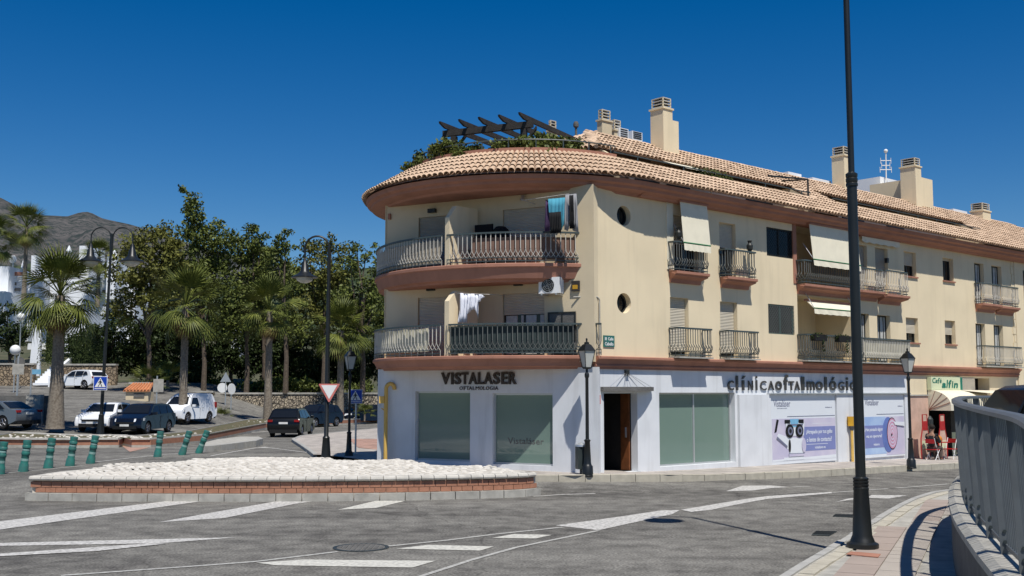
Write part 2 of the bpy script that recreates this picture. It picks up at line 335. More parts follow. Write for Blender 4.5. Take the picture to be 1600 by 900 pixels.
def letter(F, ch, s0, s1, z0, z1, o, depth, name, m, parent, bold=0.0, shear=0):   # text fitted to a box on a frame
    vs, fs = text_pts(ch, bold, .5)
    x0 = min(v.x for v in vs); x1 = max(v.x for v in vs); y0 = min(v.y for v in vs); y1 = max(v.y for v in vs)
    mb = MB(); mb.add([F.P(s0+(v.x-x0)/(x1-x0)*(s1-s0)+shear*(v.y-y0)/(y1-y0), o+(v.z+.5)*depth, z0+(v.y-y0)/(y1-y0)*(z1-z0)) for v in vs], fs)
    return mb.build(name, m, parent, recalc=False)
def inside(p, poly):
    c = False; n = len(poly)
    for i in range(n):
        a, b = poly[i], poly[(i+1) % n]
        if (a[1] > p[1]) != (b[1] > p[1]) and p[0] < (b[0]-a[0])*(p[1]-a[1])/(b[1]-a[1])+a[0]: c = not c
    return c
def drape(name, poly, h, m, parent=None, step=1.5, **tg):     # flat sheet that follows the ground
    bm = bmesh.new(); vs = [bm.verts.new((p[0], p[1], 0)) for p in poly]; bm.faces.new(vs)
    xs = [p[0] for p in poly]; ys = [p[1] for p in poly]
    for ax, lo, hi in ((0, min(xs), max(xs)), (1, min(ys), max(ys))):
        q = math.ceil(lo/step)*step
        while q < hi:
            co = [0, 0, 0]; co[ax] = q; no = [0, 0, 0]; no[ax] = 1
            bmesh.ops.bisect_plane(bm, geom=bm.verts[:]+bm.edges[:]+bm.faces[:], plane_co=co, plane_no=no); q += step
    bmesh.ops.triangulate(bm, faces=bm.faces)
    for v in bm.verts: v.co.z = gz(v.co.x, v.co.y)+h
    for f in bm.faces:
        f.normal_update()
        if f.normal.z < 0: f.normal_flip()
    me = bpy.data.meshes.new(name); bm.to_mesh(me); bm.free(); me.materials.append(M[m])
    o = bpy.data.objects.new(name, me); scn.collection.objects.link(o)
    if parent: o.parent = parent; o.location = -wm(parent).translation
    tag(o, tg.get('label'), tg.get('cat'), tg.get('group'), tg.get('kind')); return o

# ================================================================ SETTING
def grid(name, xs, ys, zf, m, **tg):
    X, Y = np.meshgrid(xs, ys); V = [(x, y, zf(x, y)) for x, y in zip(X.ravel(), Y.ravel())]; nx = len(xs)
    F = [(j*nx+i, j*nx+i+1, (j+1)*nx+i+1, (j+1)*nx+i) for j in range(len(ys)-1) for i in range(nx-1)]
    o = fastmesh(name, V, F, m, **tg); o.data.polygons.foreach_set('use_smooth', [True]*len(F)); return o
gx = np.concatenate([-np.geomspace(9000, 60, 30), np.arange(-58, 60, 4.), np.geomspace(60, 9000, 30)])
gy = np.concatenate([-np.geomspace(3000, 20, 12), np.arange(-16, 260, 4.), np.geomspace(262, 9000, 24)])
def far_g(x, y):
    z = gz(x, min(y, 200)) - .35
    if y > 200 or abs(x) > 300: z += .0
    return z
grid('ground', gx, gy, far_g, 'earth', kind='structure')
grid('road', np.arange(-46, 40.1, .6), np.arange(-8, 96, .6), lambda x, y: gz(x, y), 'asphalt', kind='structure')

def mountain(name, pts, d, depth, m, seed, amp):
    us = [p[0] for p in pts]; vs = [p[1] for p in pts]; n = 150; k = 26; V = []
    for i in range(n):
        u = us[0]+(us[-1]-us[0])*i/(n-1); v = np.interp(u, us, vs); top = at(u, v, d)
        for j in range(k):
            t = j/(k-1); y = d-depth*(1-t); p = Vector((top.x*(y/d), y, 0))
            h = -20+(top.z+20)*t**.8
            nz = noise.fractal(Vector((p.x/amp, p.y/amp, seed)), .9, 2.1, 6)*amp*.16
            ridge = abs(noise.fractal(Vector((p.x/amp*2.2, p.y/amp*.8, seed+9)), .9, 2.1, 5))*amp*.13
            V.append((p.x, y, h + (nz-ridge)*math.sin(min(1, t*1.02)*PI)**.7 + nz*.08*t))
    for i in range(n):       # back slope
        q = V[i*k+k-1]; V.append((q[0]*1.1, q[1]+depth*.5, -30))
    F = [(i*k+j, (i+1)*k+j, (i+1)*k+j+1, i*k+j+1) for i in range(n-1) for j in range(k-1)]
    F += [(i*k+k-1, (i+1)*k+k-1, n*k+i+1, n*k+i) for i in range(n-1)]
    o = fastmesh(name, V, F, m, kind='structure'); o.data.polygons.foreach_set('use_smooth', [True]*len(F)); return o
def mount_mat(name, c1, c2, c3):
    m = mat(name, c1, 1, vs=.01, col2=c2, spec=0); t = m.node_tree; b = t.nodes['Principled BSDF']
    g = t.nodes.new('ShaderNodeNewGeometry'); n = t.nodes.new('ShaderNodeTexNoise'); n.inputs['Scale'].default_value = .045; n.inputs['Detail'].default_value = 9; n.inputs['Roughness'].default_value = .7
    t.links.new(g.outputs['Position'], n.inputs['Vector']); r = t.nodes.new('ShaderNodeMapRange'); r.inputs[1].default_value = .47; r.inputs[2].default_value = .56; t.links.new(n.outputs[0], r.inputs[0])
    old = b.inputs['Base Color'].links[0].from_socket; mx = t.nodes.new('ShaderNodeMix'); mx.data_type = 'RGBA'
    t.links.new(r.outputs[0], mx.inputs['Factor']); t.links.new(old, mx.inputs['A']); mx.inputs['B'].default_value = (*c3, 1); t.links.new(mx.outputs['Result'], b.inputs['Base Color'])
mount_mat('mountain', (.115, .108, .105), (.07, .07, .07), (.035, .045, .045)); mount_mat('mountain_near', (.085, .10, .06), (.05, .065, .04), (.03, .045, .025))
mountain('mountain_ridge', [(-260, 250), (-60, 290), (0, 309), (30, 325), (60, 336), (105, 338), (125, 332), (140, 331), (160, 341), (200, 350), (240, 362), (330, 392), (430, 415), (560, 432), (700, 460), (900, 520)], 3600, 2200, 'mountain', 3.1, 420)
mountain('hill', [(-200, 400), (0, 418), (60, 408), (110, 412), (200, 430), (300, 440), (420, 430), (520, 425), (600, 415), (720, 430), (900, 500)], 1400, 700, 'mountain_near', 8.3, 180)

# markings -------------------------------------------------------
def mark(pts, m='paint', h=.008): return drape('lane_marking', [G(*p)[:2] for p in pts], h, m, kind='structure')
def line(pts, w, m='paint_thin', h=.008):
    P = [G(*p) for p in pts]; Lh = []; Rh = []
    for i, p in enumerate(P):
        t = (P[min(i+1, len(P)-1)]-P[max(i-1, 0)]); t.z = 0; t.normalize(); n = Vector((-t.y, t.x, 0))*w/2
        Lh.append((p+n)[:2]); Rh.append((p-n)[:2])
    return drape('lane_marking', Lh+Rh[::-1], h, m, kind='structure')
mark([(-20, 817), (0, 815), (264, 783), (320, 783), (0, 828), (-20, 831)])
mark([(248, 816.5), (345, 799), (431, 784), (487, 784), (460, 788), (350, 810)])
mark([(528, 797), (587, 783), (634, 783), (588, 794)], 'paint_cream')
mark([(-20, 849.5), (374, 840), (250, 849.5), (-20, 854)])
mark([(-20, 867), (0, 866), (230, 850.2), (262, 850.2), (150, 862), (0, 870), (-20, 871)], h=.011)
line([(95, 900), (300, 885.5), (400, 878), (528, 862.5)], .1); line([(606, 854), (700, 844.5), (775, 835), (880, 824.2)], .1)
mark([(400, 880), (475, 875), (681, 877), (644, 887.5), (431, 884)], 'paint_cream'); mark([(619, 858), (669, 852), (772, 854.5), (750, 861)], 'paint_cream'); mark([(769, 841), (803, 835), (862, 836.5), (837, 842)], 'paint_cream')
line([(655, 902), (735, 876), (806, 856), (935, 829.5)], .09)
mark([(868, 821.5), (960, 809), (1033, 798), (1062, 797.5), (1050, 804), (990, 817), (935, 829)], 'paint')
mark([(1064, 797), (1115, 788.5), (1160, 781), (1200, 775.5), (1300, 769), (1300, 771), (1200, 780), (1150, 789), (1112, 797), (1080, 800.5)])
line([(1300, 770), (1350, 766.5), (1388, 763.8)], .1); line([(1400, 763), (1440, 760), (1482, 756.5)], .1)
mark([(1134, 768), (1160, 759.5), (1204, 759), (1234, 761.5), (1205, 763), (1175, 767)]); line([(1238, 761.3), (1264, 760.3)], .12)
mark([(1305, 785), (1325, 779.5), (1358, 776), (1362, 773.8), (1418, 774.5), (1388, 779.5), (1354, 778)])
line([(833, 776), (880, 773), (930, 771.5)], .12)
line([(150, 722), (250, 711), (330, 705)], .14); line([(330, 712.5), (400, 700), (412, 698.5), (497, 709.5)], .12, 'paint')
line([(-10, 701), (60, 696), (180, 687), (238, 681)], .14, 'paint'); line([(238, 681), (320, 676.5), (415, 674.5), (500, 669), (591, 663)], .14, 'paint')
line([(-10, 741), (60, 735), (130, 728)], .1)
for k in range(4):
    a = G(480+k*9, 682-k*3); b = G(560+k*6, 690-k*4)
# road covers
def manhole():
    c = G(564, 856); t = thing('manhole_cover', 'round cast iron manhole cover in the road in front of the brick island', 'manhole', (c.x, c.y, gz(c.x, c.y)))
    mb = MB(); mb.lathe((0, 0, 0), [(.46, .002), (.46, .012), (.40, .012), (.40, .006)], 32); mb.build('rim', 'dark_metal', t, local=True)
    mb = MB(); mb.lathe((0, 0, 0), [(.395, .004), (.395, .01)], 32)
    for i in range(-4, 5):
        for j in range(-4, 5):
            if math.hypot(i, j)*.085 < .36: mb.box((i*.085, j*.085, .014), (.055, .055, .01))
    mb.build('lid', 'concrete_side', t, local=True)
manhole()
def grate(q, label, h=.006, mn='dark_metal'):
    P = [G(*p, .0) for p in q]; c = sum(P, Vector())/4; t = thing('drain_cover', label, 'drain cover', (c.x, c.y, P[0].z+h-.006))
    mb = MB(); mb.prism([Vector((p.x, p.y, c.z+h)) for p in P], (0, 0, .01)); mb.build('cover', mn, t)
    mb = MB()
    for k in range(1, 5):
        a = P[0].lerp(P[3], k/5); b = P[1].lerp(P[2], k/5); mb.tube([(a.x, a.y, c.z+h+.012), (b.x, b.y, c.z+h+.012)], .012, 5)
    mb.build('rib', 'frame_dark', t)
grate([(1268, 837), (1296, 838), (1308, 831), (1276, 830.5)], 'dark rectangular drain cover in the asphalt left of the tall black post')
grate([(1301, 807.5), (1333, 809), (1337, 805.5), (1306, 804.5)], 'dark rectangular utility cover in the asphalt farther off, behind the nearer drain cover')

# pavements ------------------------------------------------------
def zp(x, y):   # height of the pavement round the building
    s = (Vector((x, y))-RF.O).dot(RF.d)
    a = np.interp(s, [-6, -2.3, 0, 5, 14.4, 40], [.28, .26, .17, .13, -.02, -.35]); return float(a)
KB = [(830, 752.5), (900, 753), (1045, 753), (1120, 751), (1200, 748.5), (1300, 744), (1400, 737.5), (1490, 732.5)]
kb = [Vector(G(*p)[:2]) for p in KB]; kb.append(kb[-1]+(kb[-1]-kb[-2])*3)
kb = [Vector(G(712, 745)[:2])] + kb
KW = .16
pv = [(p.x, p.y) for p in kb] + [tuple(RF.P(60, 0, 0)[:2]), tuple(RF.P(60, -3, 0)[:2]), (3, 38), (-2, 40), (-4, 50)]
left_edge = [G(590, 672), G(540, 677), G(470, 684), (G(455, 690)), G(470, 700), G(490, 716)]
pv += [(p.x, p.y) for p in left_edge]
bm = bmesh.new(); f0 = bm.faces.new([bm.verts.new((p[0], p[1], 0)) for p in pv])
for ax, lo, hi in ((0, -14, 50), (1, 25, 90)):
    q = lo
    while q < hi:
        co = [0, 0, 0]; co[ax] = q; no = [0, 0, 0]; no[ax] = 1
        bmesh.ops.bisect_plane(bm, geom=bm.verts[:]+bm.edges[:]+bm.faces[:], plane_co=co, plane_no=no); q += 1.5
bmesh.ops.triangulate(bm, faces=bm.faces)
def zpav(x, y):
    b = gz(x, y)+.13
    return max(zp(x, y), gz(x, y)+.09) if y < 50 and x > -7 else b
for v in bm.verts: v.co.z = zpav(v.co.x, v.co.y)
for f in bm.faces:
    f.normal_update()
    if f.normal.z < 0: f.normal_flip()
me = bpy.data.meshes.new('pavement'); bm.to_mesh(me); bm.free(); me.materials.append(M['pave_far'])
pav = bpy.data.objects.new('pavement', me); scn.collection.objects.link(pav); pav['kind'] = 'structure'
def resample(P, step):
    out = [P[0].copy()]; acc = 0
    for a, b in zip(P[:-1], P[1:]):
        Ls = (b-a).length; t = step-acc
        while t <= Ls: out.append(a.lerp(b, t/Ls)); t += step
        acc = Ls-(t-step)
    return out
def kerbstones(parent, path, step, w, topf, botf, m, name='kerbstone', side=1, gap=.015, bev=.02, lab=None):
    P = resample(path, step)
    for a, b in zip(P[:-1], P[1:]):
        t = (b-a).normalized(); n = Vector((-t.y, t.x))*side; a2 = a+t*gap/2; b2 = b-t*gap/2; dz = random.uniform(-.006, .006); sh = n*random.uniform(-.006, .006)
        mb = MB(); rings = []
        for q in (a2, b2):
            q = q+sh; zt = topf(q.x, q.y)+dz; zb = botf(q.x, q.y)-.05
            rings.append([Vector((q.x, q.y, zb)), Vector((q.x, q.y, zt-bev)), Vector((q.x+n.x*bev, q.y+n.y*bev, zt)), Vector((q.x+n.x*w, q.y+n.y*w, zt)), Vector((q.x+n.x*w, q.y+n.y*w, zb))])
        mb.sweep(rings); mb.build(name, m, parent)
kerb_far = tag(thing('kerb', None, None), kind='structure')
kerbstones(kerb_far, kb[1:], .75, KW, lambda x, y: max(zpav(x, y), gz(x, y)+.1)+.012, lambda x, y: gz(x, y), 'kerb', side=1)
kerbstones(kerb_far, [Vector(p[:2]) for p in left_edge], 1.0, KW, lambda x, y: zpav(x, y)+.02, lambda x, y: gz(x, y), 'kerb_grey', side=1)
rp = drape('pavement', [p[:2] for p in (G(545, 690), G(592, 690), G(592, 707), G(560, 704))], .0, 'pave_red', kind='structure')
for v in rp.data.vertices: v.co.z = zpav(v.co.x, v.co.y)+.012
drape('pavement', [p[:2] for p in (G(186, 688), G(222, 685), G(240, 679), G(204, 676))], .012, 'pave_red', kind='structure')
# near pavement, right
nk = [Vector(G(u, v)[:2]) for u, v in ((1200, 925), (1240, 898), (1290, 868), (1320, 849), (1360, 824), (1395, 803), (1425, 789.5), (1455, 781), (1490, 777), (1540, 773))]
nk = [nk[0]+(nk[0]-nk[1])*9] + nk
WPTS = [(0.9, .5), (1.75, 3), (2.45, 4.9), (3.15, 6.8), (4.0, 8.95), (4.74, 11.3), (5.70, 14.2), (6.88, 17.3), (7.75, 19.3), (8.75, 21.3), (10.2, 23.0), (12.3, 24.5), (15.5, 25.8), (22, 27.5)]
def catmull(P, n=8):
    P = [Vector(p) for p in P]; out = []
    for i in range(len(P)-1):
        a, b, c, d = P[max(i-1, 0)], P[i], P[i+1], P[min(i+2, len(P)-1)]
        for k in range(n):
            t = k/n; out.append(.5*((2*b)+(c-a)*t+(2*a-5*b+4*c-d)*t*t+(3*b-a-3*c+d)*t**3))
    out.append(P[-1]); return out
wp = catmull(WPTS)
NPZ = .12
near_poly = [(p.x, p.y) for p in nk] + [(p.x+.1, p.y) for p in wp[::-1] if p.y < 26.5 and p.x < nk[-1].x+.5]
mb = MB(); n = len(near_poly)
npv = tag(MB().prism([Vector((p[0], p[1], -.1)) for p in near_poly], (0, 0, .1+NPZ-.02)).build('pavement', 'concrete'), kind='structure')
kerb_near = tag(thing('kerb', None, None), kind='structure')
kerbstones(kerb_near, nk[1:], .9, .15, lambda x, y: NPZ+.005, lambda x, y: gz(x, y)-.05, 'kerb_grey', side=-1)
kerbstones(kerb_near, [p+Vector((.16, -.10)) for p in nk[1:]], .45, .22, lambda x, y: NPZ+.002, lambda x, y: 0, 'kerb', side=-1)
# slabs of the near pavement
cnt = 0; rot = math.radians(24); cr, sr = math.cos(rot), math.sin(rot)
def dist_path(p, P): return min((Vector(p)-q).length for q in P)
nkd = resample(nk, .15); slab_mesh = {}
for j in range(0, 60):
    for i in range(-14, 16):
        c = Vector((4.6, 11.2)) + Vector((cr, -sr))*(i*.5) + Vector((sr, cr))*(j*.40)
        if not inside(c, near_poly) or c.y > 25 or c.y < 11: continue
        dk = dist_path(c, nkd); dw = dist_path(c, wp)
        if dk < .52 or dw < .25 or cnt >= 290: continue
        cnt += 1; m = 'slab_red' if dk < .95 else 'slab_beige'
        mb = MB(); mb.box((0, 0, 0), (.485, .385, .05), rz=0)
        if m not in slab_mesh: o = mb.build('paving_slab', m, npv); slab_mesh[m] = o.data
        else:
            o = bpy.data.objects.new('paving_slab', slab_mesh[m]); scn.collection.objects.link(o); o.parent = npv
        o.location = (c.x, c.y, NPZ-.023+random.uniform(-.002, .003)); o.rotation_euler = (random.uniform(-.004, .004), random.uniform(-.004, .004), -rot)
p0 = [G(1322, 867, NPZ), G(1372, 872, NPZ), G(1376, 867, NPZ), G(1330, 863, NPZ)]
t = thing('utility_cover', 'flat brown metal cover set in the pavement just in front of the tall black post', 'utility cover', (p0[0].x, p0[0].y, NPZ))
MB().prism([Vector((p.x, p.y, NPZ+.004)) for p in p0], (0, 0, .012)).build('cover', 'trim_pink', t)
# raised road behind the parapet
rr = [(p.x+.12, p.y-.05) for p in wp] + [(60, 30), (60, -6), (1, -6)]
MB().prism([Vector((p[0], p[1], .30)) for p in rr], (0, 0, .60)).build('raised_road', 'asphalt', kind='structure')

# ================================================================ parapet wall with railing
def offset_path(P, o):
    out = []
    for i, p in enumerate(P):
        t = (P[min(i+1, len(P)-1)]-P[max(i-1, 0)]).normalized(); out.append(p + Vector((t.y, -t.x))*o)
    return out
pw = thing('parapet_wall', 'curved grey roadside wall with pale coping and steel railing at the right', 'wall', (4.0, 8.95, 0))
vis = resample(wp, .35)
rings = []
for a, b in zip(vis, offset_path(vis, .22)): rings.append([Vector((a.x, a.y, -.2)), Vector((a.x, a.y, .88)), Vector((b.x, b.y, .88)), Vector((b.x, b.y, -.2))])
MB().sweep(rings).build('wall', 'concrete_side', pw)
cp = resample(wp, .62)
for a, b in zip(cp[:-1], cp[1:]):
    t = (b-a).normalized(); n = Vector((t.y, -t.x)); a2 = a+t*.01; b2 = b-t*.01
    rings = [[Vector((*(q+n*o), z)) for o, z in ((-.035, .88), (-.035, .955), (.05, 1.0), (.26, 1.0), (.26, .88))] for q in (a2, b2)]
    MB().sweep(rings).build('coping_stone', 'concrete', pw)
def rz_(y): return 2.44 + min(0, (y-20))*.0095
rail = offset_path(vis, .14)
foot = offset_path(vis, .21)
rings = [[Vector((*(p+q), z)) for q, z in ((Vector((0, 0)), 0),)] for p in rail[:1] for z in (0,)]
rings = []
for i, p in enumerate(rail):
    t = (rail[min(i+1, len(rail)-1)]-rail[max(i-1, 0)]).normalized(); n = Vector((t.y, -t.x)); z = rz_(p.y)
    rings.append([Vector((*(p-n*.075), z-.025)), Vector((*(p-n*.075), z+.012)), Vector((*(p-n*.04), z+.03)), Vector((*(p+n*.04), z+.03)), Vector((*(p+n*.075), z+.012)), Vector((*(p+n*.075), z-.025))])
MB().sweep(rings).build('handrail', 'fence_steel', pw)
mb = MB(); mb.sweep([[Vector((*(p+Vector((a, 0))), 1.08+b)) for a, b in ((-.02, -.02), (.02, -.02), (.02, .02), (-.02, .02))] for p in foot]); mb.build('bottom_rail', 'fence_steel', pw)
po = resample(rail, 1.2)
for i in range(len(po)-1):
    p = po[i]; t = (po[i+1]-p).normalized(); n = Vector((t.y, -t.x)); z = rz_(p.y)
    mb = MB(); hw = .10
    mb.prism([Vector((*(p+n*o-t*.006), zz)) for o, zz in ((.02, .88), (.01, 1.0), (-.01, 1.5), (-.05, z-.02), (.05, z-.02), (.12, 1.4), (.16, .88))], (t.x*.014, t.y*.014, 0))
    po_ = mb.build('post', 'fence_steel', pw)
    mb = MB()
    for zz in (1.12, 1.22): mb.tube([(*(p+n*.05-t*.02), zz), (*(p+n*.05+t*.025), zz)], .018, 6)
    mb.build('bolt', 'dark_metal', po_)
mb = MB()
rl = resample(rail, .06)
for p in resample(foot, .12):
    q = min(rl, key=lambda a: (a-p).length_squared); mb.tube([(p.x, p.y, 1.08), (q.x, q.y, rz_(q.y)-.02)], .008, 4, cap=False)
mb.build('railing_bars', 'fence_steel', pw, kind='stuff')

# ================================================================ brick traffic island
isl = thing('traffic_island', 'low brick island with white cobbled top at the middle of the road', 'traffic island', (-5.4, 28, 0))
fr = [G(38, 782), G(150, 783.5), G(300, 784), (G(430, 784)), G(600, 782.5), G(700, 780.5), G(790, 778), G(826, 776)]
fr = [Vector((p.x, p.y)) for p in fr]; frc = catmull(fr, 6)
bk = [Vector(q) for q in ((.75, 27.35), (-1.4, 29.6), (-4.2, 31.6), (-6.4, 32.9), (-8.6, 32.6), (-10.1, 30.4), (-11.4, 27.6))]
loop = frc + bk
def ring_off(P, o):      # inward offset (P runs counter-clockwise)
    n = len(P); out = []
    for i in range(n):
        a = (P[i]-P[i-1]); b = (P[(i+1) % n]-P[i]); a.normalize(); b.normalize(); t = (a+b).normalized(); out.append(P[i]+Vector((-t.y, t.x))*o)
    return out
def wallring(P, o, z0, z1, name, m):
    Q = ring_off(P, o); MB().prism([Vector((q.x, q.y, z0)) for q in Q], (0, 0, z1-z0)).build(name, m, isl)
wallring(loop, .10, -.1, .17, 'plinth', 'mortar'); wallring(loop, .17, .17, .44, 'brick_core', 'mortar'); wallring(loop, .17, .44, .52, 'bed', 'cobble_bed')
def along(P, o): return ring_off(P, o)
def course(P, closed, o, ln, th, z0, z1, m, name, start=0, gap=.014, limit=999, rnd=False):
    Q = ring_off(P, o)
    if closed: Q = Q+[Q[0]]
    R_ = resample(Q, .02); i = int(start/.02); st = int(ln/.02); k = 0
    while i+st < len(R_) and k < limit:
        a, b = R_[i], R_[i+st]; t = (b-a).normalized(); n = Vector((-t.y, t.x)); a2 = a+t*gap/2; b2 = b-t*gap/2; j = random.uniform(-.004, .004)
        mb = MB()
        if rnd: pr = [(.0, z0+.01), (-.035, z0+.03), (-.045, (z0+z1)/2), (-.03, z1-.02), (.02, z1), (th-.02, z1), (th, z1-.03), (th, z0)]
        else: pr = [(j, z0), (j, z1), (th, z1), (th, z0)]
        mb.sweep([[Vector((*(q+n*x), z)) for x, z in pr] for q in (a2, b2)]); mb.build(name, m, isl); i += st; k += 1
course(loop, True, .0, .60, .12, -.02, .175, 'concrete', 'kerbstone', gap=.02)
course(loop, True, .12, .26, .08, .305, .435, 'brick_face', 'brick', limit=118); course(loop, True, .12, .26, .08, .185, .293, 'brick_face', 'brick', start=.13, limit=118)
course(loop, True, .09, .30, .26, .445, .565, 'concrete_pale', 'coping_stone', rnd=True)
top = ring_off(loop, .36); ctr = Vector((-5.2, 29.2))
def domez(p):
    d = min((p-q).length for q in top); return .545 + .17*sm(d/2.2)
tri = resample(top+[top[0]], .5); V = [Vector((ctr.x, ctr.y, domez(ctr)))]; F = []
K = 7
for p in tri:
    for k in range(1, K+1): q = ctr.lerp(p, k/K); V.append(Vector((q.x, q.y, domez(q) if k < K else .53)))
n = len(tri)
for i in range(n-1):
    a = 1+i*K; b = 1+(i+1)*K; F.append((0, a, b))
    for k in range(K-1): F.append((a+k, a+k+1, b+k+1, b+k))
mb = MB(); mb.add(V, F); mb.build('mound', 'cobble_bed', isl)
def cobble_geo(p, mb):
    sx, sy, h = random.uniform(.07, .12), random.uniform(.055, .085), random.uniform(.022, .042); a = random.uniform(-.6, .6); z = domez(p)-.01; vs = []
    for r, zz in ((1, 0), (.85, .7), (.4, 1)):
        for j in range(7): th = 2*PI*j/7+a; vs.append(Vector((p.x+sx*r*math.cos(th), p.y+sy*r*math.sin(th), z+zz*h)))
    fs = [(r*7+j, r*7+(j+1) % 7, (r+1)*7+(j+1) % 7, (r+1)*7+j) for r in range(2) for j in range(7)] + [tuple(range(14, 21))]
    mb.add(vs, fs)
cob = []; y = 25.5; row = 0
while y < 33:
    x = -12+(row % 2)*.09
    while x < 1.2:
        p = Vector((x+random.uniform(-.04, .04), y+random.uniform(-.03, .03)))
        if inside(p, [tuple(q) for q in top]): cob.append(p)
        x += .195
    y += .145; row += 1
cob.sort(key=lambda p: p.y)
for p in cob[:300]: mb = MB(); cobble_geo(p, mb); mb.build('cobble', 'cobble', isl, recalc=False)
mb = MB()
for p in cob[300:]: cobble_geo(p, mb)
mb.build('cobblestones', 'cobble', isl, recalc=False, kind='stuff')

# ================================================================ the corner apartment building
B = thing('apartment_building', 'cream three-storey corner apartment building with rounded balconies and a white clinic on its ground floor', 'building', (4.46, 33.0, 0))
def wall(F, s0, s1, z0, z1, ops, m, depth=.22, rounds=(), name='wall', o=0, thick=False):
    ss = sorted({s0, s1, *[q for op in ops for q in op[:2] if s0 < q < s1], *[q for c in rounds for q in (c[0]-c[2]*1.15, c[0]+c[2]*1.15)]})
    zs = sorted({z0, z1, *[q for op in ops for q in op[2:4] if z0 < q < z1], *[q for c in rounds for q in (c[1]-c[2]*1.15, c[1]+c[2]*1.15)]})
    mb = MB()
    for a, b in zip(ss[:-1], ss[1:]):
        for c, d in zip(zs[:-1], zs[1:]):
            ms, mz = (a+b)/2, (c+d)/2
            if any(op[0] < ms < op[1] and op[2] < mz < op[3] for op in ops): continue
            if any(abs(ms-r[0]) < r[2]*1.15 and abs(mz-r[1]) < r[2]*1.15 for r in rounds): continue
            mb.add([F.P(a, o, c), F.P(b, o, c), F.P(b, o, d), F.P(a, o, d)], [(0, 1, 2, 3)])
    for a, b, c, d in [op[:4] for op in ops]:
        for q in (((a, c), (a, d)), ((a, d), (b, d)), ((b, d), (b, c)), ((b, c), (a, c))):
            mb.add([F.P(q[0][0], o, q[0][1]), F.P(q[1][0], o, q[1][1]), F.P(q[1][0], o-depth, q[1][1]), F.P(q[0][0], o-depth, q[0][1])], [(0, 1, 2, 3)])
    N = 32
    for r in rounds:
        e = r[2]*1.15; vs = []
        for k in range(N):
            a = 2*PI*k/N; c, s = math.cos(a), math.sin(a); q = e/max(abs(c), abs(s))
            vs += [F.P(r[0]+q*c, o, r[1]+q*s), F.P(r[0]+r[2]*c, o, r[1]+r[2]*s), F.P(r[0]+r[2]*c, o-depth-.05, r[1]+r[2]*s)]
        mb.add(vs, [(3*k+i, 3*((k+1) % N)+i, 3*((k+1) % N)+i+1, 3*k+i+1) for k in range(N) for i in (0, 1)])
    return mb.build(name, m, B, recalc=False)
def window(F, s0, s1, z0, z1, o=0, depth=.2, shut=0., fm='frame_dark', glass='glass_dark', sm_='shutter', mull=1, sill=False, curtain=0, name='window'):
    mb = MB(); w_ = .05; y0, y1 = o-depth-.03, o-depth+.03
    for a in (((s0, s0+w_, z0, z1)), ((s1-w_, s1, z0, z1)), ((s0+w_, s1-w_, z1-w_, z1)), ((s0+w_, s1-w_, z0, z0+w_))): mb.fbox(F, a[0], a[1], y0, y1, a[2], a[3])
    for k in range(1, mull+1):
        c = s0+(s1-s0)*k/(mull+1); mb.fbox(F, c-.03, c+.03, y0+.004, y1-.004, z0+w_, z1-w_)
    fo = mb.build(name, fm, B)
    MB().fbox(F, s0+.01, s1-.01, o-depth-.05, o-depth-.01, z0+.01, z1-.01).build('pane', glass, fo)
    if shut: MB().fbox(F, s0+.02, s1-.02, o-depth+.032, o-depth+.062, z1-(z1-z0)*shut, z1-.003).build('roller_shutter', sm_, fo)
    if sill: MB().fbox(F, s0-.06, s1+.06, o-depth, o+.06, z0-.06, z0-.004).build('sill', 'trim_pink', fo)
    if curtain:
        mb = MB(); n = 10; zt = z1-(z1-z0)*shut-.02
        for k in range(n):
            a = s0+.06+(s1-s0-.12)*k/n; b = a+(s1-s0-.12)/n
            if k % 5 == 3: continue
            mb.fbox(F, a, b, o-depth-.008, o-depth+.002+.008*(k % 2), z0+.05, zt)
        mb.build('curtain', 'curtain', fo)
    return fo
X1, X2 = 5.45, 8.04
ops = [(.53, 1.40, 3.66, X1), (2.97, 3.86, 3.66, X1), (5.55, 7.05, 4.50, X1+.06), (7.25, 10.60, 3.68, 5.90), (11.0, 11.85, 3.66, X1), (12.42, 13.35, 3.66, X1), (14.52, 15.45, 4.48, X1), (17.6, 18.47, 4.5, X1+.02), (20.25, 21.1, 3.68, X1), (21.9, 22.78, 3.68, X1),
       (.70, 1.9, 6.26, X2), (3.0, 3.85, 6.26, X2), (5.55, 7.1, 7.15, X2+.10), (7.25, 10.62, 6.28, 8.45), (11.0, 11.85, 6.28, X2), (12.42, 13.33, 6.28, X2), (14.53, 15.46, 7.1, X2+.03), (17.62, 18.5, 7.12, X2+.02), (20.35, 21.2, 6.3, X2+.03), (21.92, 22.87, 6.3, X2+.03)]
wall(RF, S0, SEND, 3.4, 8.5, ops, 'wall_cream', rounds=[(-1.50, 7.76, .30), (-1.53, 5.15, .30)])
for q, z in ((-1.50, 7.76), (-1.53, 5.15)):
    mb = MB(); N = 24
    mb.add([RF.P(q+.31*math.cos(2*PI*k/N), -.24, z+.31*math.sin(2*PI*k/N)) for k in range(N)], [tuple(range(N))]); f0 = mb.build('round_window', 'glass_dark', B)
    mb = MB(); mb.tube([RF.P(q+.28*math.cos(2*PI*k/N), -.20, z+.28*math.sin(2*PI*k/N)) for k in range(N+1)], .025, 5); mb.tube([RF.P(q, -.2, z-.27), RF.P(q, -.2, z+.27)], .018, 5); mb.build('frame', 'frame_dark', f0)
for i in (0, 1): window(RF, *ops[i], shut=.93, mull=0, sm_='shutter')
window(RF, *ops[10], shut=.5, mull=1, glass='glass_dark'); window(RF, *ops[11], shut=.45, mull=0)
for i in (4, 5): window(RF, *ops[i], mull=1, curtain=1, fm='frame_dark')
for i in (14, 15): window(RF, *ops[i], shut=.98, mull=0, sm_='shutter_grey')
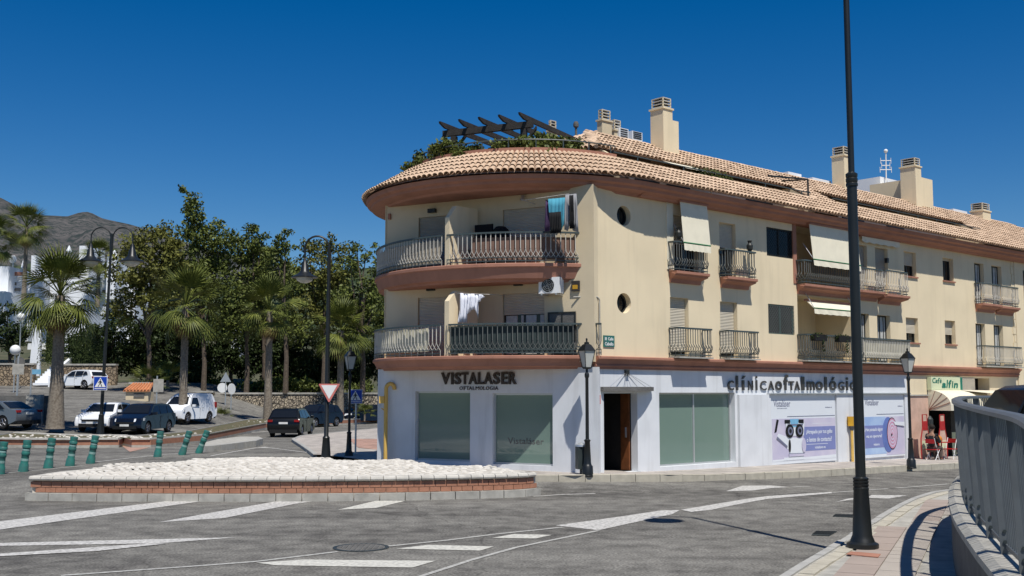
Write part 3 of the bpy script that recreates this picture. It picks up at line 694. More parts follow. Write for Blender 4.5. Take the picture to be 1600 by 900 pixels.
window(RF, *ops[6], shut=.62, sill=True); window(RF, *ops[7], shut=.6, sill=True); window(RF, *ops[16], shut=.55, sill=True); window(RF, *ops[17], shut=.1, sill=True)
for i in (8, 9, 18, 19): window(RF, *ops[i], curtain=1)
for op, lat in ((ops[2], 1), (ops[12], 0)):
    f0 = window(RF, *op, depth=.08, mull=1, fm='green_plastic' if lat else 'frame_dark')
    mb = MB(); a0, a1, b0, b1 = op; st = .13; hgt = b1-b0
    n = int((a1-a0+hgt)/st)
    for k in range(n):
        for sgn in (1, -1):
            c = a0+k*st if sgn > 0 else a1-k*st; pts = []
            for z in (b0, b1):
                s_ = c+sgn*((z-b0)-hgt)*1.0
                pts.append((s_, z))
            (sa, za), (sb, zb) = pts
            def cl(t): return (sa+(sb-sa)*t, za+(zb-za)*t)
            t0, t1 = 0, 1
            ts = sorted([((a0-sa)/(sb-sa)), ((a1-sa)/(sb-sa))]); t0 = max(0, ts[0]); t1 = min(1, ts[1])
            if t1 > t0+.02: p, q = cl(t0), cl(t1); mb.tube([RF.P(p[0], -.02, p[1]), RF.P(q[0], -.02, q[1])], .010 if lat else .006, 4, cap=False)
    mb.build('lattice_grille', 'bar_paint' if lat else 'frame_dark', f0)
# loggias
for (a, b, c, d) in (ops[3], ops[13]):
    mb = MB(); y = -1.5
    mb.add([RF.P(a, y, c), RF.P(b, y, c), RF.P(b, y, d), RF.P(a, y, d), RF.P(a, -.22, c), RF.P(b, -.22, c), RF.P(b, -.22, d), RF.P(a, -.22, d)], [(0, 1, 2, 3), (0, 3, 7, 4), (1, 5, 6, 2), (3, 2, 6, 7), (0, 4, 5, 1)])
    lg = mb.build('loggia', 'wall_cream', B, recalc=False)
    window(RF, a+.5, a+1.9, c, c+1.95, o=-1.48, depth=-.04, mull=1, name='balcony_door')
# mouldings along facade and bow
def bowpath(R, a0, a1, n): return [(circ(R, a0+(a1-a0)*k/n, 0), a0+(a1-a0)*k/n) for k in range(n+1)]
def sweep_arc(prof, R0, a0, a1, name, m, n=44, parent=None, smooth=True):
    rings = [[circ(R0+o, a0+(a1-a0)*k/n, z) for o, z in prof] for k in range(n+1)]
    return MB().sweep(rings).build(name, m, parent or B, smooth=smooth)
def sweep_f(F, prof, s0, s1, name, m, parent=None):
    return MB().sweep([[F.P(s, o, z) for o, z in prof] for s in (s0, s1)]).build(name, m, parent or B)
A0, A1 = -71.5, -200.0
# string course over the ground floor
prof = [(-.3, 3.20), (.05, 3.20), (.05, 3.26), (.11, 3.28), (.11, 3.32), (.09, 3.34), (.16, 3.46), (.22, 3.49), (.22, 3.55), (.18, 3.57), (-.3, 3.57)]
sweep_f(RF, prof, S0-.05, SEND, 'string_course', 'trim_pink')
def slab(zt, th, name='balcony', R=5.13):
    h = th; pr = [(-3.0, zt-h), (-.27, zt-h), (-.25, zt-h+.05), (-.14, zt-h+.09), (-.12, zt-h+.15), (-.04, zt-.12), (.0, zt-.10), (.0, zt-.02), (-.02, zt), (-3.0, zt)]
    return sweep_arc(pr, R, A0, A1, name, 'trim_pink')
low = sweep_arc([(-3, 3.20), (-.22, 3.20), (-.20, 3.25), (-.10, 3.28), (-.09, 3.33), (-.02, 3.46), (.03, 3.49), (.03, 3.56), (0, 3.58), (-3, 3.58)], 5.13, A0, A1, 'balcony', 'trim_pink')
up = slab(6.22, .52)
# front walls of the bow
gops = [(GF.s_(650), GF.s_(735), .46, 2.56), (GF.s_(770), GF.s_(863), .42, 2.50)]
wall(GF, -.02, GL+.15, -.1, 3.25, gops, 'wall_white', name='shop_wall', depth=.16)
for q in gops:
    f0 = window(GF, *q, depth=.13, glass='glass_frost', fm='alu', mull=0, name='shop_window')
mb = letter(GF, 'Vistaláser', GF.s_(790), GF.s_(846), 1.02, 1.20, -.137, .003, 'window_lettering', 'concrete_side', f0)
uops = [(1.22, 2.55, 3.6, 5.44), (4.2, 5.58, 3.6, 5.44), (1.22, 2.55, 6.24, 7.96), (4.2, 5.6, 6.24, 7.97)]
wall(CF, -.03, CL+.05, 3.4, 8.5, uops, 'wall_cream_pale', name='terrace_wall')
window(CF, *uops[0], shut=.97, mull=0, depth=.12); window(CF, *uops[1], shut=.34, curtain=1, depth=.12); window(CF, *uops[2], shut=.97, mull=0, depth=.12, sm_='shutter_grey'); window(CF, *uops[3], shut=.97, mull=0, depth=.12)
sd = Frame((-4.0, 34.2), (0, 1), (-1, 0))
wall(sd, -.03, 12, 3.3, 8.5, [], 'wall_cream', name='side_wall'); sd2 = Frame((-4.22, 34.5), (0, 1), (-1, 0)); wall(sd2, 0, 12, -.1, 3.3, [], 'wall_white', name='shop_side_wall')
mb = MB()
p0 = RF.P(S0, 0, 0); p1 = CF.P(CL, 0, 0); MB().prism([p0+Vector((0, 0, 3.4)), p1+Vector((0, 0, 3.4)), CF.P(CL, -.4, 3.4), RF.P(S0, -.5, 3.4)], (0, 0, 5.1)).build('corner_pier', 'wall_cream', B)
p2 = GF.P(GL+.1, 0, -.1); MB().prism([RF.P(S0+.01, .004, -.1), p2+Vector((0, -.004, 0)), GF.P(GL, -.4, -.1), RF.P(S0, -.5, -.1)], (0, 0, 3.3)).build('shop_corner_pier', 'wall_white', B)
# dark wall lamps and vents in the terraces
for s, z in ((1.75, 8.13), (1.72, 5.70), (4.75, 5.72)): MB().fbox(CF, s-.13, s+.13, 0, .12, z-.06, z+.06).build('wall_lamp', 'frame_dark', B)
mb = MB(); mb.tube([CF.P(4.93, .08, 8.32), CF.P(4.93, .15, 8.20)], .06, 8); mb.build('wall_lamp', 'alu', B); MB().fbox(CF, .12, .2, 0, .08, 7.98, 8.16).build('wall_lamp', 'trim_pink', B)
# dividers between the terraces
for z0, zr, zt in ((6.22, 7.64, 8.02), (3.58, 5.18, 5.50)):
    a = Vector((-1.10, 32.50)); b = Vector((-1.90, 31.60)); d_ = (b-a); ln = d_.length; d_.normalize(); n_ = Vector((-d_.y, d_.x))
    pts = [(0, z0), (ln, z0), (ln, zr), (ln-.30, zt), (0, zt)]
    mb = MB(); mb.prism([Vector((*(a+d_*x+n_*.09), z)) for x, z in pts], (*(n_*-.18), 0)); mb.build('terrace_divider', 'wall_cream', B)
# railings
def railing(path, zt, zb, parent, m='bar_white', step=.145, top='rail_paint', belly=0):
    mb = MB(); mb.m = 0
    P = resample(path, .12)
    def ring(p, t, w_, z, h): n_ = Vector((t.y, -t.x)); return [Vector((*(p-n_*w_), z-h)), Vector((*(p+n_*w_), z-h)), Vector((*(p+n_*w_), z+h)), Vector((*(p-n_*w_), z+h))]
    T = [(P[min(i+1, len(P)-1)]-P[max(i-1, 0)]).normalized() for i in range(len(P))]
    mb.sweep([ring(p, t, .035, zt-.02, .025) for p, t in zip(P, T)]); mb.build('handrail', top, parent); mb = MB(); mb.sweep([ring(p, t, .02, zb+.17, .010) for p, t in zip(P, T)]); mb.sweep([ring(p, t, .02, zb+.07, .012) for p, t in zip(P, T)])
    r = mb.build('bottom_rails', top, parent, kind='stuff')
    mb = MB(); Q = resample(path, step); zk = zb+.42
    for i, p in enumerate(Q):
        a = Q[min(i+1, len(Q)-1)]; b = Q[max(i-1, 0)]; t = (a-b).normalized(); n_ = Vector((t.y, -t.x))
        mb.tube([Vector((*p, zk)), Vector((*p, zt-.04))], .016, 4, cap=False, phase=PI/4)
        for q in (a, b):
            if (q-p).length > .01:
                m1 = p.lerp(q, .12)+n_*belly; m2 = p.lerp(q, .5)+n_*belly*1.2; m3 = p.lerp(q, .82)+n_*belly*.6
                mb.tube([Vector((*p, zk)), Vector((*m1, zk-.08)), Vector((*m2, zb+.25)), Vector((*m3, zb+.19)), Vector((*q, zb+.16))], .010, 4, cap=False)
        if i % 2 == 0: mb.tube([Vector((*p, zb+.0)), Vector((*p, zb+.17))], .01, 4, cap=False)
    mb.build('balusters', m, parent, kind='stuff'); return r
def arcpath(R, a0, a1, n=60): return [Vector(circ(R, a0+(a1-a0)*k/n, 0)[:2]) for k in range(n+1)]
adv = circ_u(5.05, 693)
end_r = [Vector(RF.P(S0+.02, .02, 0)[:2])]
railing(end_r+arcpath(5.06, A0, adv+1), 7.13, 6.22, up); railing(arcpath(5.06, adv-1, A1), 7.13, 6.22, up)
railing([Vector(RF.P(S0+.02, .25, 0)[:2])]+arcpath(5.10, A0+.5, adv+1), 4.50, 3.58, low, m='bar_paint'); railing(arcpath(5.10, adv-1, A1), 4.50, 3.58, low)
def screen(R, a0, a1, z0, z1, name, m, parent, wav=0.0):
    n = 90; rings = []
    for k in range(n+1):
        a = a0+(a1-a0)*k/n; rr_ = R+wav*math.sin(k*1.3)+wav*.6*math.sin(k*.47); zz = z1+(-wav*2*abs(math.sin(k*.21)) if wav else random.uniform(-.02, .02) if m == 'screen_reed' else 0)
        rings.append([circ(rr_, a, z0), circ(rr_, a, zz), circ(rr_-.015, a, zz), circ(rr_-.015, a, z0)])
    MB().sweep(rings).build(name, m, parent)
screen(5.0, adv-2, A1, 6.30, 6.98, 'reed_screen', 'screen_reed', up)
screen(5.0, circ_u(5.0, 668), A1, 3.72, 4.42, 'cloth_screen', 'screen_cloth', low, wav=.015)
screen(5.02, A0, adv+1, 3.66, 4.44, 'dark_screen', 'screen_dark', low)
screen(5.0, A0, circ_u(5.0, 735), 6.32, 6.98, 'brown_screen', 'screen_brown', up)
# facade balconies
def fbalc(s0, s1, o, zt, rtop, m='bar_paint', slab_=True, step=.115, screen_=None, bow=None):
    if slab_:
        pr = [(-.05, zt-.34), (.06, zt-.34), (.10, zt-.22), (o-.06, zt-.14), (o-.05, zt-.10), (o+.02, zt-.08), (o+.02, zt), (-.05, zt)]
        mb = MB(); rings = []
        for s, k in ((s0, 0), (s1, 1)):
            rings.append([RF.P(s+(.0 if y > o-.1 else (.08 if k == 0 else -.08)), y, z) for y, z in pr])
        mb.sweep(rings)
    else: mb = MB(); mb.fbox(RF, s0, s1, .0, o, zt-.03, zt+.012)
    b_ = mb.build('balcony', 'trim_pink' if slab_ else 'concrete', B)
    path = [RF.P(s0+.04, .02, 0), RF.P(s0+.04, o-.04, 0)] + ([RF.P(q, o-.04+w_, 0) for q, w_ in bow] if bow else []) + [RF.P(s1-.04, o-.04, 0), RF.P(s1-.04, .02, 0)]
    railing([Vector(p[:2]) for p in path], rtop, zt, b_, m, step=step, belly=.05)
    if screen_:
        mb = MB(); mb.fbox(RF, s0+.08, s1-.08, o-.085, o-.07, zt+.15, rtop-.05); mb.build('screen', screen_, b_)
    return b_
fbalc(.42, 2.02, .36, 6.24, 7.16); fbalc(2.92, 4.50, .36, 6.24, 7.14)
fbalc(.42, 2.05, .44, 3.60, 4.50, slab_=False); fbalc(2.88, 4.48, .44, 3.60, 4.50, slab_=False)
fbalc(7.16, 10.75, .38, 6.28, 7.12); fbalc(10.78, 12.40, .38, 6.28, 7.12, m='bar_white'); fbalc(12.42, 14.10, .44, 6.22, 7.14, m='bar_white')
fbalc(7.16, 10.75, .44, 3.62, 4.53, slab_=False); fbalc(10.80, 14.12, .44, 3.62, 4.52, slab_=False, m='bar_white', screen_='screen_cloth')
fbalc(20.22, 22.0, .36, 6.30, 7.18, m='bar_white'); fbalc(22.02, 23.75, .36, 6.26, 7.16, m='bar_white'); fbalc(20.2, 23.7, .44, 3.62, 4.5, slab_=False, m='bar_white')
# awnings
def awning(s0, s1, zt, zb, ot, ob, val=.22, fan=False):
    mb = MB(); mb.fbox(RF, s0-.04, s1+.04, .02, ot+.05, zt+.0, zt+.06); cs = mb.build('awning', 'trim_pink', B)
    mb = MB(); n = 8
    mb.add([RF.P(s0, ot, zt), RF.P(s1, ot, zt), RF.P(s1, ob, zb), RF.P(s0, ob, zb), RF.P(s0, ot-.012, zt), RF.P(s1, ot-.012, zt), RF.P(s1, ob-.012, zb), RF.P(s0, ob-.012, zb)], [(0, 1, 2, 3), (7, 6, 5, 4), (0, 3, 7, 4), (1, 5, 6, 2)]); mb.build('canvas', 'canvas', cs)
    mb = MB(); mb.tube([RF.P(s0, ob, zb), RF.P(s1, ob, zb)], .025, 6); mb.build('front_bar', 'canvas_green', cs)
    mb = MB(); n = 14; vs = []
    for k in range(n+1):
        s = s0+(s1-s0)*k/n; vs += [RF.P(s, ob+.012, zb-.03), RF.P(s, ob+.03+.012*math.sin(k*2.1), zb-.03-val*(.85+.15*abs(math.sin(k*PI/2+.4))))]
    mb.add(vs, [(2*k, 2*k+2, 2*k+3, 2*k+1) for k in range(n)]); mb.build('valance', 'canvas', cs)
    mb = MB()
    for s in (s0+.02, s1-.02): mb.tube([RF.P(s, .03, zb+.6), RF.P(s, ob, zb)], .014, 5)
    mb.build('arm', 'alu', cs)
awning(.72, 2.02, 8.40, 7.12, .30, .42); awning(7.62, 10.64, 8.40, 7.15, .32, .45, val=.2)
awning(7.65, 10.35, 5.72, 5.45, .10, .40, val=.18)
MB().fbox(RF, 3.18, 4.62, .02, .14, 8.40, 8.50).build('awning', 'shutter', B); MB().fbox(RF, 11.2, 14.1, .02, .16, 8.34, 8.44).build('awning', 'trim_pink', B)
mb = MB(); n = 16; vs = []
for k in range(n+1): vs += [RF.P(11.3+2.7*k/n, .14, 8.34), RF.P(11.3+2.7*k/n, .15, 8.34-.17-.06*abs(math.sin(k*1.0)))]
mb.add(vs, [(2*k, 2*k+2, 2*k+3, 2*k+1) for k in range(n)]); mb.build('valance', 'canvas', B)
MB().fbox(RF, .40, .70, -.12, .03, 6.3, 8.45).build('side_post', 'canvas', B); MB().fbox(RF, 7.05, 7.25, -.02, .03, 6.3, 8.46).build('side_post', 'trim_pink', B)
for s in (11.6, 13.05): MB().fbox(RF, s, s+.12, .02, .14, 7.48, 7.66).build('wall_lamp', 'frame_dark', B) if s > 12 else None
# quoins at the right end
for k in range(14): MB().fbox(RF, 23.72+(.10 if k % 2 else 0), SEND, .0, .03, 3.75+k*.34, 4.06+k*.34).build('quoin', 'wall_cream', B)
# --- ground floor, right
win = (-.03, 3.64, .30, 2.52)
door = (-2.42, -1.00, .22, 2.50)
p1s, p1e, p2s, p2e, ce = 5.5, 9.33, 11.2, 14.05, 14.42
wall(RF, S0, 14.42, -.3, 3.25, [win, door], 'wall_white', name='shop_wall', depth=.26)
f0 = window(RF, *win, depth=.22, glass='glass_frost', fm='alu', mull=1, name='shop_window')
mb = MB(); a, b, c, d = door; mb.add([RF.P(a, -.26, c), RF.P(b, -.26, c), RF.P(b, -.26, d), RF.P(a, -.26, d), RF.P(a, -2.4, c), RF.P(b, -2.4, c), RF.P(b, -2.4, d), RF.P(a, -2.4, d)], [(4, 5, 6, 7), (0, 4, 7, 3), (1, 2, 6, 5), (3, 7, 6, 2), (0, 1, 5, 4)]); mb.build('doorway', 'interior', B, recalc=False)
dr = MB().fbox(RF, b-.07, b-.02, -.62, -.29, c+.02, d-.02).build('door', 'wood_door', B)
MB().fbox(RF, b-.12, b-.072, -.40, -.37, 1.2, 1.5).build('handle', 'alu', dr)
MB().fbox(RF, a-.02, b+.02, -.3, .10, .12, .215).build('door_step', 'concrete', B)
# glass and steel canopy above the door on a curved edge
mb = MB(); n = 14; pts = [RF.P(-2.55+2.15*k/n, .12+.34*math.sin(PI*k/n), 2.57) for k in range(n+1)]; mb.prism([RF.P(-2.55, .0, 2.57)]+pts+[RF.P(-.40, .0, 2.57)], (0, 0, .12)); cn = mb.build('door_canopy', 'concrete_side', B)
mb = MB()
for k in (1, 4, 7, 10, 13): mb.tube([RF.P(-1.48, .02, 3.12), pts[k]+Vector((0, 0, .1))], .008, 4)
mb.build('stay_cable', 'alu', cn); MB().fbox(RF, -1.55, -1.41, 0, .08, 3.02, 3.18).build('bracket', 'frame_dark', cn)
# white sign band and ledge
MB().fbox(RF, 5.35, ce, .02, .16, 2.46, 2.50).build('ledge', 'alu', B)
for a, b in ((3.75, 5.45), (9.38, 11.15), (14.08, 14.42)): MB().fbox(RF, a, b, .0, .10, -.3, 2.455).build('pilaster', 'wall_white', B)
MB().fbox(RF, -.2, 5.45, .0, .05, -.3, .14).build('plinth', 'wall_white', B)
# cream end of ground floor with the cafe
cf = (15.95, 21.3, -.35, 3.12)
wall(RF, 14.42, SEND, -.4, 3.25, [cf], 'wall_cream', name='cafe_wall', depth=.5)
MB().fbox(RF, 14.43, 15.94, .0, .05, -.4, 2.38).build('stone_cladding', 'pink_stone', B); MB().fbox(RF, 21.3, SEND, .0, .05, -.4, 2.38).build('stone_cladding', 'pink_stone', B)
MB().fbox(RF, 14.43, 15.96, .0, .09, 2.385, 2.44).build('ledge', 'concrete', B)
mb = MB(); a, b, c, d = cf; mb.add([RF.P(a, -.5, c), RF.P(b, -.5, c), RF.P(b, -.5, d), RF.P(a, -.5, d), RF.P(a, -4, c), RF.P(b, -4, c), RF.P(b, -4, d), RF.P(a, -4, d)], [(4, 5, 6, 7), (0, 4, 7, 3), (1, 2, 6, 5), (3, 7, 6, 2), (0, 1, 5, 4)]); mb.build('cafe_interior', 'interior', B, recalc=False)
MB().fbox(RF, 18.0, 18.35, -.45, -.1, -.35, 1.9).build('door_post', 'wood_dark', B)
mb = MB(); n = 10
for k in range(n): mb.fbox(RF, 18.0+.03+k*.03, 18.02+.03+k*.03, -.1, -.08, -.2, .9)
mb.build('door_post_panel', 'sign_cream', B)
sg = MB().fbox(RF, 15.98, 18.35, .0, .18, 2.62, 3.14).build('cafe_sign', 'sign_cream', B)
for i, (ch, u0, u1, z0, z1) in enumerate((('C', 16.05, 16.28, 2.90, 3.10), ('a', 16.30, 16.46, 2.90, 3.02), ('f', 16.48, 16.62, 2.88, 3.1), ('é', 16.64, 16.78, 2.90, 3.07))): letter(RF, ch, u0, u1, z0, z1, .18, .012, 'letter', 'sign_green', sg, shear=.05, bold=.0)
for ch, u0, u1, z0, z1 in (('a', 16.80, 17.12, 2.70, 2.90), ('l', 17.18, 17.26, 2.70, 3.02), ('f', 17.32, 17.55, 2.70, 3.02), ('i', 17.62, 17.70, 2.70, 2.98), ('n', 17.78, 18.10, 2.70, 2.90)): letter(RF, ch, u0, u1, z0, z1, .18, .012, 'letter', 'sign_green', sg, bold=.03, shear=.07)
MB().fbox(RF, 18.40, 18.7, -.1, .10, 2.62, 3.14).build('sign_end', 'sign_green', B); MB().fbox(RF, 18.75, 19.95, -.1, .02, 2.60, 3.12).build('shutter_box', 'shutter_grey', B)
# rounded canvas awning of the cafe
def hood(s0, s1, zt, R, parent):
    n = 9; rings = []
    prof = [(R*math.sin(PI/2*k/n), zt-R*.62*(1-math.cos(PI/2*k/n))) for k in range(n+1)]
    for s in (s0, s1): rings.append([RF.P(s, y, z) for y, z in prof]+[RF.P(s, prof[-1][0], prof[-1][1]-.22)])
    mb = MB(); mb.sweep(rings, closed=False, caps=False); h = mb.build('cafe_awning', 'canvas', parent, recalc=False)
    for s in (s0, s1): mb = MB(); mb.add([RF.P(s, 0, zt-R*.62-.22)]+rings[0 if s == s0 else 1], [(0, i, i+1) for i in range(1, n+2)]); mb.build('awning_end', 'canvas', h, recalc=False)
    mb = MB()
    for k in (2, 4, 6, 8): mb.tube([RF.P(s0-.01, 0, zt-R*.62-.22), RF.P(s0-.01, *prof[k])], .012, 4)
    mb.build('awning_rib', 'trim_pink', h)
hood(16.0, 19.6, 2.62, .95, B)
mb = MB(); mb.add([RF.P(18.2, .1, 2.62), RF.P(22.5, .1, 2.60), RF.P(22.5, 1.9, 2.42), RF.P(18.9, 1.9, 2.42), RF.P(18.9, 1.9, 2.1), RF.P(22.5, 1.9, 2.1)], [(0, 1, 2, 3), (3, 2, 5, 4)]); mb.build('flat_awning', 'canvas', B, recalc=False)
mb = MB(); mb.tube([RF.P(15.75, .18, .95), RF.P(15.75, .18, 1.15)], .05, 6); mb.lathe(RF.P(15.75, .2, 1.15), [(.05, 0), (.12, .12), (.12, .32), (.03, .45)], 8); mb.build('wall_lantern', 'dark_metal', B)

# --- sign lettering
vs_ = thing('sign_lettering', 'large dark raised capitals reading VISTALASER above the two left shop windows', 'sign', CF.P(2.0, .05, 2.78))
ux = [('V', 691.5, 705), ('I', 707, 710), ('S', 712, 722), ('T', 723, 733), ('A', 734, 747), ('L', 748.5, 757), ('A', 757.5, 771), ('S', 772, 782.5), ('E', 785, 794), ('R', 796, 808)]
for ch, a, b in ux: letter(GF, ch, GF.s_(a), GF.s_(b), 2.77, 3.13, .02, .06, 'letter', 'letter_brown', vs_, bold=.03)
vs2 = thing('sign_lettering', 'small dark raised capitals reading OFTALMOLOGIA under the large word', 'sign', CF.P(2.6, .02, 2.6))
ux = [(719, 724), (725.5, 729), (729.5, 734), (733.5, 738.5), (739.5, 743), (744, 749.5), (750.5, 755), (756, 759), (760, 765), (766, 770.5), (772, 773), (774, 779)]
for ch, (a, b) in zip('OFTALMOLOGIA', ux): letter(GF, ch, GF.s_(a), GF.s_(b), 2.60, 2.71, .01, .02, 'letter', 'letter_brown', vs2, bold=.0)
cl_ = thing('sign_lettering', 'long row of tall black raised letters of the eye clinic along the white facade band', 'sign', RF.P(3.3, .05, 2.57))
seq = [('c', 1137, 1146.5, 0, 0), ('l', 1150, 1153, 1, 0), ('í', 1159, 1165, 1, 0), ('N', 1169, 1176, 0, 0), ('i', 1180.5, 1183, 1, 0), ('C', 1187.5, 1197, 0, 0), ('A', 1199.5, 1209, 0, 0), ('o', 1211, 1221, 0, 1), ('f', 1224, 1231, 2, 1), ('T', 1231.5, 1240, 0, 1), ('A', 1240.5, 1249, 0, 1), ('l', 1251.5, 1256, 1, 1), ('m', 1260, 1272, 0, 1), ('o', 1274, 1284.5, 0, 1), ('l', 1287.5, 1291, 1, 1), ('ó', 1295, 1305.5, 1, 1), ('G', 1309, 1318, 0, 1), ('i', 1321, 1324, 1, 1), ('C', 1327, 1336, 0, 1), ('A', 1338, 1346.5, 0, 1)]
for ch, a, b, asc, bo in seq: letter(RF, ch, RF.s_(a, .08), RF.s_(b, .08), 2.60, (2.91, 3.07, 3.13)[asc], .02, .03, 'letter', 'letter_steel', cl_, bold=.016*bo)
# posters
def fpoly(F, pts, o, name, m, parent, th=.006): return MB().prism([F.P(a, o, z) for a, z in pts], tuple(F.n*th)+(0,)).build(name, m, parent)
def disc(F, s, z, rs, rz, o, name, m, parent, n=28, th=.006): return fpoly(F, [(s+rs*math.cos(2*PI*k/n), z+rz*math.sin(2*PI*k/n)) for k in range(n)], o, name, m, parent, th)
def textline(F, txt, s0, s1, z0, z1, o, m, parent, bold=.01): return letter(F, txt, s0, s1, z0, z1, o, .003, 'lettering', m, parent, bold)
def poster(s0, s1, label):
    t = thing('poster_panel', label, 'poster', RF.P(s0, .02, .15))
    MB().fbox(RF, s0, s1, .0, .05, .12, 2.44).build('board', 'poster_pale', t)
    MB().fbox(RF, s0+.9, s1-.03, .05, .056, 1.70, 1.72).build('rule', 'print_grey', t)
    return t
t = poster(5.52, 9.33, 'large clinic poster of white eye microscope on lilac between two white pilasters')
textline(RF, 'Vistaláser', 5.66, 6.62, 2.04, 2.26, .05, 'print_grey', t); textline(RF, 'OFTALMOLOGÍA', 5.85, 6.42, 1.97, 2.01, .05, 'print_grey', t); textline(RF, 'vistalaser.es', 8.7, 9.12, 1.98, 2.03, .05, 'print_grey', t)
MB().fbox(RF, 5.54, 9.31, .05, .055, .22, 1.64).build('picture', 'poster_lilac', t)
MB().fbox(RF, 7.35, 9.29, .055, .060, .52, 1.34).build('text_block', 'poster_blue', t)
textline(RF, '¿Atrapado por tus gafas', 7.50, 9.10, 1.06, 1.24, .060, 'poster_pale', t); textline(RF, 'o lentes de contacto?', 7.52, 9.05, .82, .98, .060, 'poster_pale', t); textline(RF, 'vistalaser.es', 8.0, 8.65, .58, .67, .060, 'poster_pale', t); MB().fbox(RF, 7.5, 8.8, .060, .062, .73, .745).build('rule', 'poster_pale', t)
MB().fbox(RF, 7.9, 9.1, .055, .058, 1.44, 1.452).build('rule', 'poster_pale', t)
mic = [('arm', [(5.72, .95), (5.95, .95), (6.4, .62), (6.9, .5), (7.0, .9), (6.3, 1.05), (5.9, 1.15)], 'poster_pale'), ('column', [(6.45, .30), (7.3, .30), (7.35, .95), (6.5, 1.0)], 'poster_pale'), ('base', [(6.15, .24), (7.35, .24), (7.35, .32), (6.2, .34)], 'poster_pale'),
       ('lever', [(5.66, 1.18), (5.78, 1.20), (5.92, 1.6), (5.80, 1.62)], 'sign_black'), ('head', [(6.35, 1.05), (7.35, 1.05), (7.4, 1.5), (6.3, 1.52)], 'poster_pale'), ('knob', [(6.25, 1.48), (6.55, 1.46), (6.55, 1.60), (6.25, 1.60)], 'sign_black'), ('knob', [(7.05, 1.48), (7.35, 1.46), (7.35, 1.60), (7.05, 1.60)], 'sign_black'), ('sleeve', [(6.6, 1.35), (7.0, 1.35), (7.05, 1.62), (6.55, 1.62)], 'cyan_print')]
for i, (nm, pl, mm) in enumerate(mic): fpoly(RF, pl, .056+.002*i, 'microscope_'+nm, mm, t, .002)
for s in (6.52, 7.08): disc(RF, s, 1.22, .23, .23, .074, 'eyepiece', 'sign_black', t); disc(RF, s+.02, 1.22, .14, .14, .080, 'eyepiece', 'print_grey', t); disc(RF, s+.02, 1.22, .07, .07, .086, 'eyepiece', 'sign_black', t)
for q_, m_ in ((.30, 'print_grey'), (.24, 'poster_lilac')): fpoly(RF, [(6.45+.9*x, .36+.6*z) for x, z in ((0, 0), (.95, 0), (1, q_*.5), (.0, q_*.6))], .0735 if q_ > .25 else .0765, 'shade', m_, t, .002)
fpoly(RF, [(5.75, .98), (6.35, .66), (6.38, .72), (5.80, 1.06)], .0705, 'shade', 'print_grey', t, .002); fpoly(RF, [(6.4, 1.40), (7.3, 1.40), (7.3, 1.45), (6.4, 1.45)], .0735, 'shade', 'print_grey', t, .002); fpoly(RF, [(5.54, .22), (9.31, .22), (9.31, .34), (5.54, .28)], .0555, 'floor_tone', 'poster_pale', t, .0004)
disc(RF, 6.5, .72, .06, .22, .074, 'joint', 'sign_black', t); disc(RF, 7.33, .72, .12, .24, .074, 'joint', 'poster_lilac', t)
t = poster(11.18, 14.05, 'clinic poster of pink ringed lens edge in blue case, right of the tall black post')
textline(RF, 'Vistaláser', 11.3, 12.25, 2.04, 2.26, .05, 'print_grey', t); textline(RF, 'vistalaser.es', 13.6, 13.95, 1.98, 2.03, .05, 'print_grey', t)
MB().fbox(RF, 11.2, 12.7, .05, .055, .24, 1.62).build('picture', 'poster_sky', t); MB().fbox(RF, 12.7, 14.03, .05, .055, .18, 1.62).build('picture', 'poster_lilac', t)
MB().fbox(RF, 11.2, 12.55, .055, .060, .48, 1.30).build('text_block', 'poster_blue', t)
textline(RF, '¿Has pensado alguna', 11.22, 12.5, 1.06, 1.22, .060, 'poster_pale', t); textline(RF, 'vez en operarte?', 11.3, 12.4, .82, .97, .060, 'poster_pale', t); textline(RF, 'vistalaser.es', 11.8, 12.2, .56, .65, .060, 'poster_pale', t)
disc(RF, 12.85, .94, .42, .66, .060, 'lens_case', 'poster_deep', t); disc(RF, 13.12, .98, .38, .60, .066, 'lens_face', 'sign_black', t)
for k in range(9):
    q = 1-k*.11; disc(RF, 13.12, .98, .355*q, .57*q, .072+.0012*k, 'lens_ring', 'poster_pink' if k % 2 == 0 else 'poster_lilac', t, th=.0011)
disc(RF, 13.05, .93, .035, .05, .086, 'pupil', 'sign_black', t); fpoly(RF, [(13.3, 1.3), (14.0, 1.24), (14.0, 1.4), (13.2, 1.42)], .086, 'tweezers', 'poster_pale', t)
# yellow service pipes
def vent_pipe(p, h, label, hook=True):
    t = thing('service_pipe', label, 'pipe', p)
    mb = MB()
    if hook:
        pts = [(0, 0, 0), (0, 0, h-.18)] + [(.13-.13*math.cos(a), 0, h-.18+.16*math.sin(a)) for a in np.linspace(0.15, PI*1.05, 8)]; mb.tube(pts, .062, 10); mb.build('pipe', 'yellow_paint', t, local=True, smooth=True)
        MB().box((-.13, -.02, h-.52), (.16, .10, .22)).build('meter_box', 'yellow_paint', t, local=True); mb = MB(); mb.tube([(-.03, 0, h-.86), (-.14, 0, h-.78)], .02, 6); mb.build('tap', 'yellow_paint', t, local=True)
    else:
        mb.tube([(0, 0, 0), (0, 0, h-.35)], .055, 10); mb.build('pipe', 'yellow_paint', t, local=True, smooth=True); MB().box((0, -.02, h-.17), (.30, .14, .34)).build('meter_box', 'yellow_dark', t, local=True); mb = MB(); mb.lathe((0, 0, h-.5), [(.06, 0), (.11, .16)], 8); mb.build('collar', 'concrete_side', t, local=True)
    return t
pp = GF.P(.42, .18, 0); vent_pipe((pp.x, pp.y, .2), 2.62, 'pale yellow hooked gas pipe standing against the left corner of the white shopfront')
pp = RF.P(RF.s_(1326, .22), .22, 0); vent_pipe((pp.x, pp.y, .0), 1.66, 'short yellow pipe with square orange box between the two clinic posters', False)
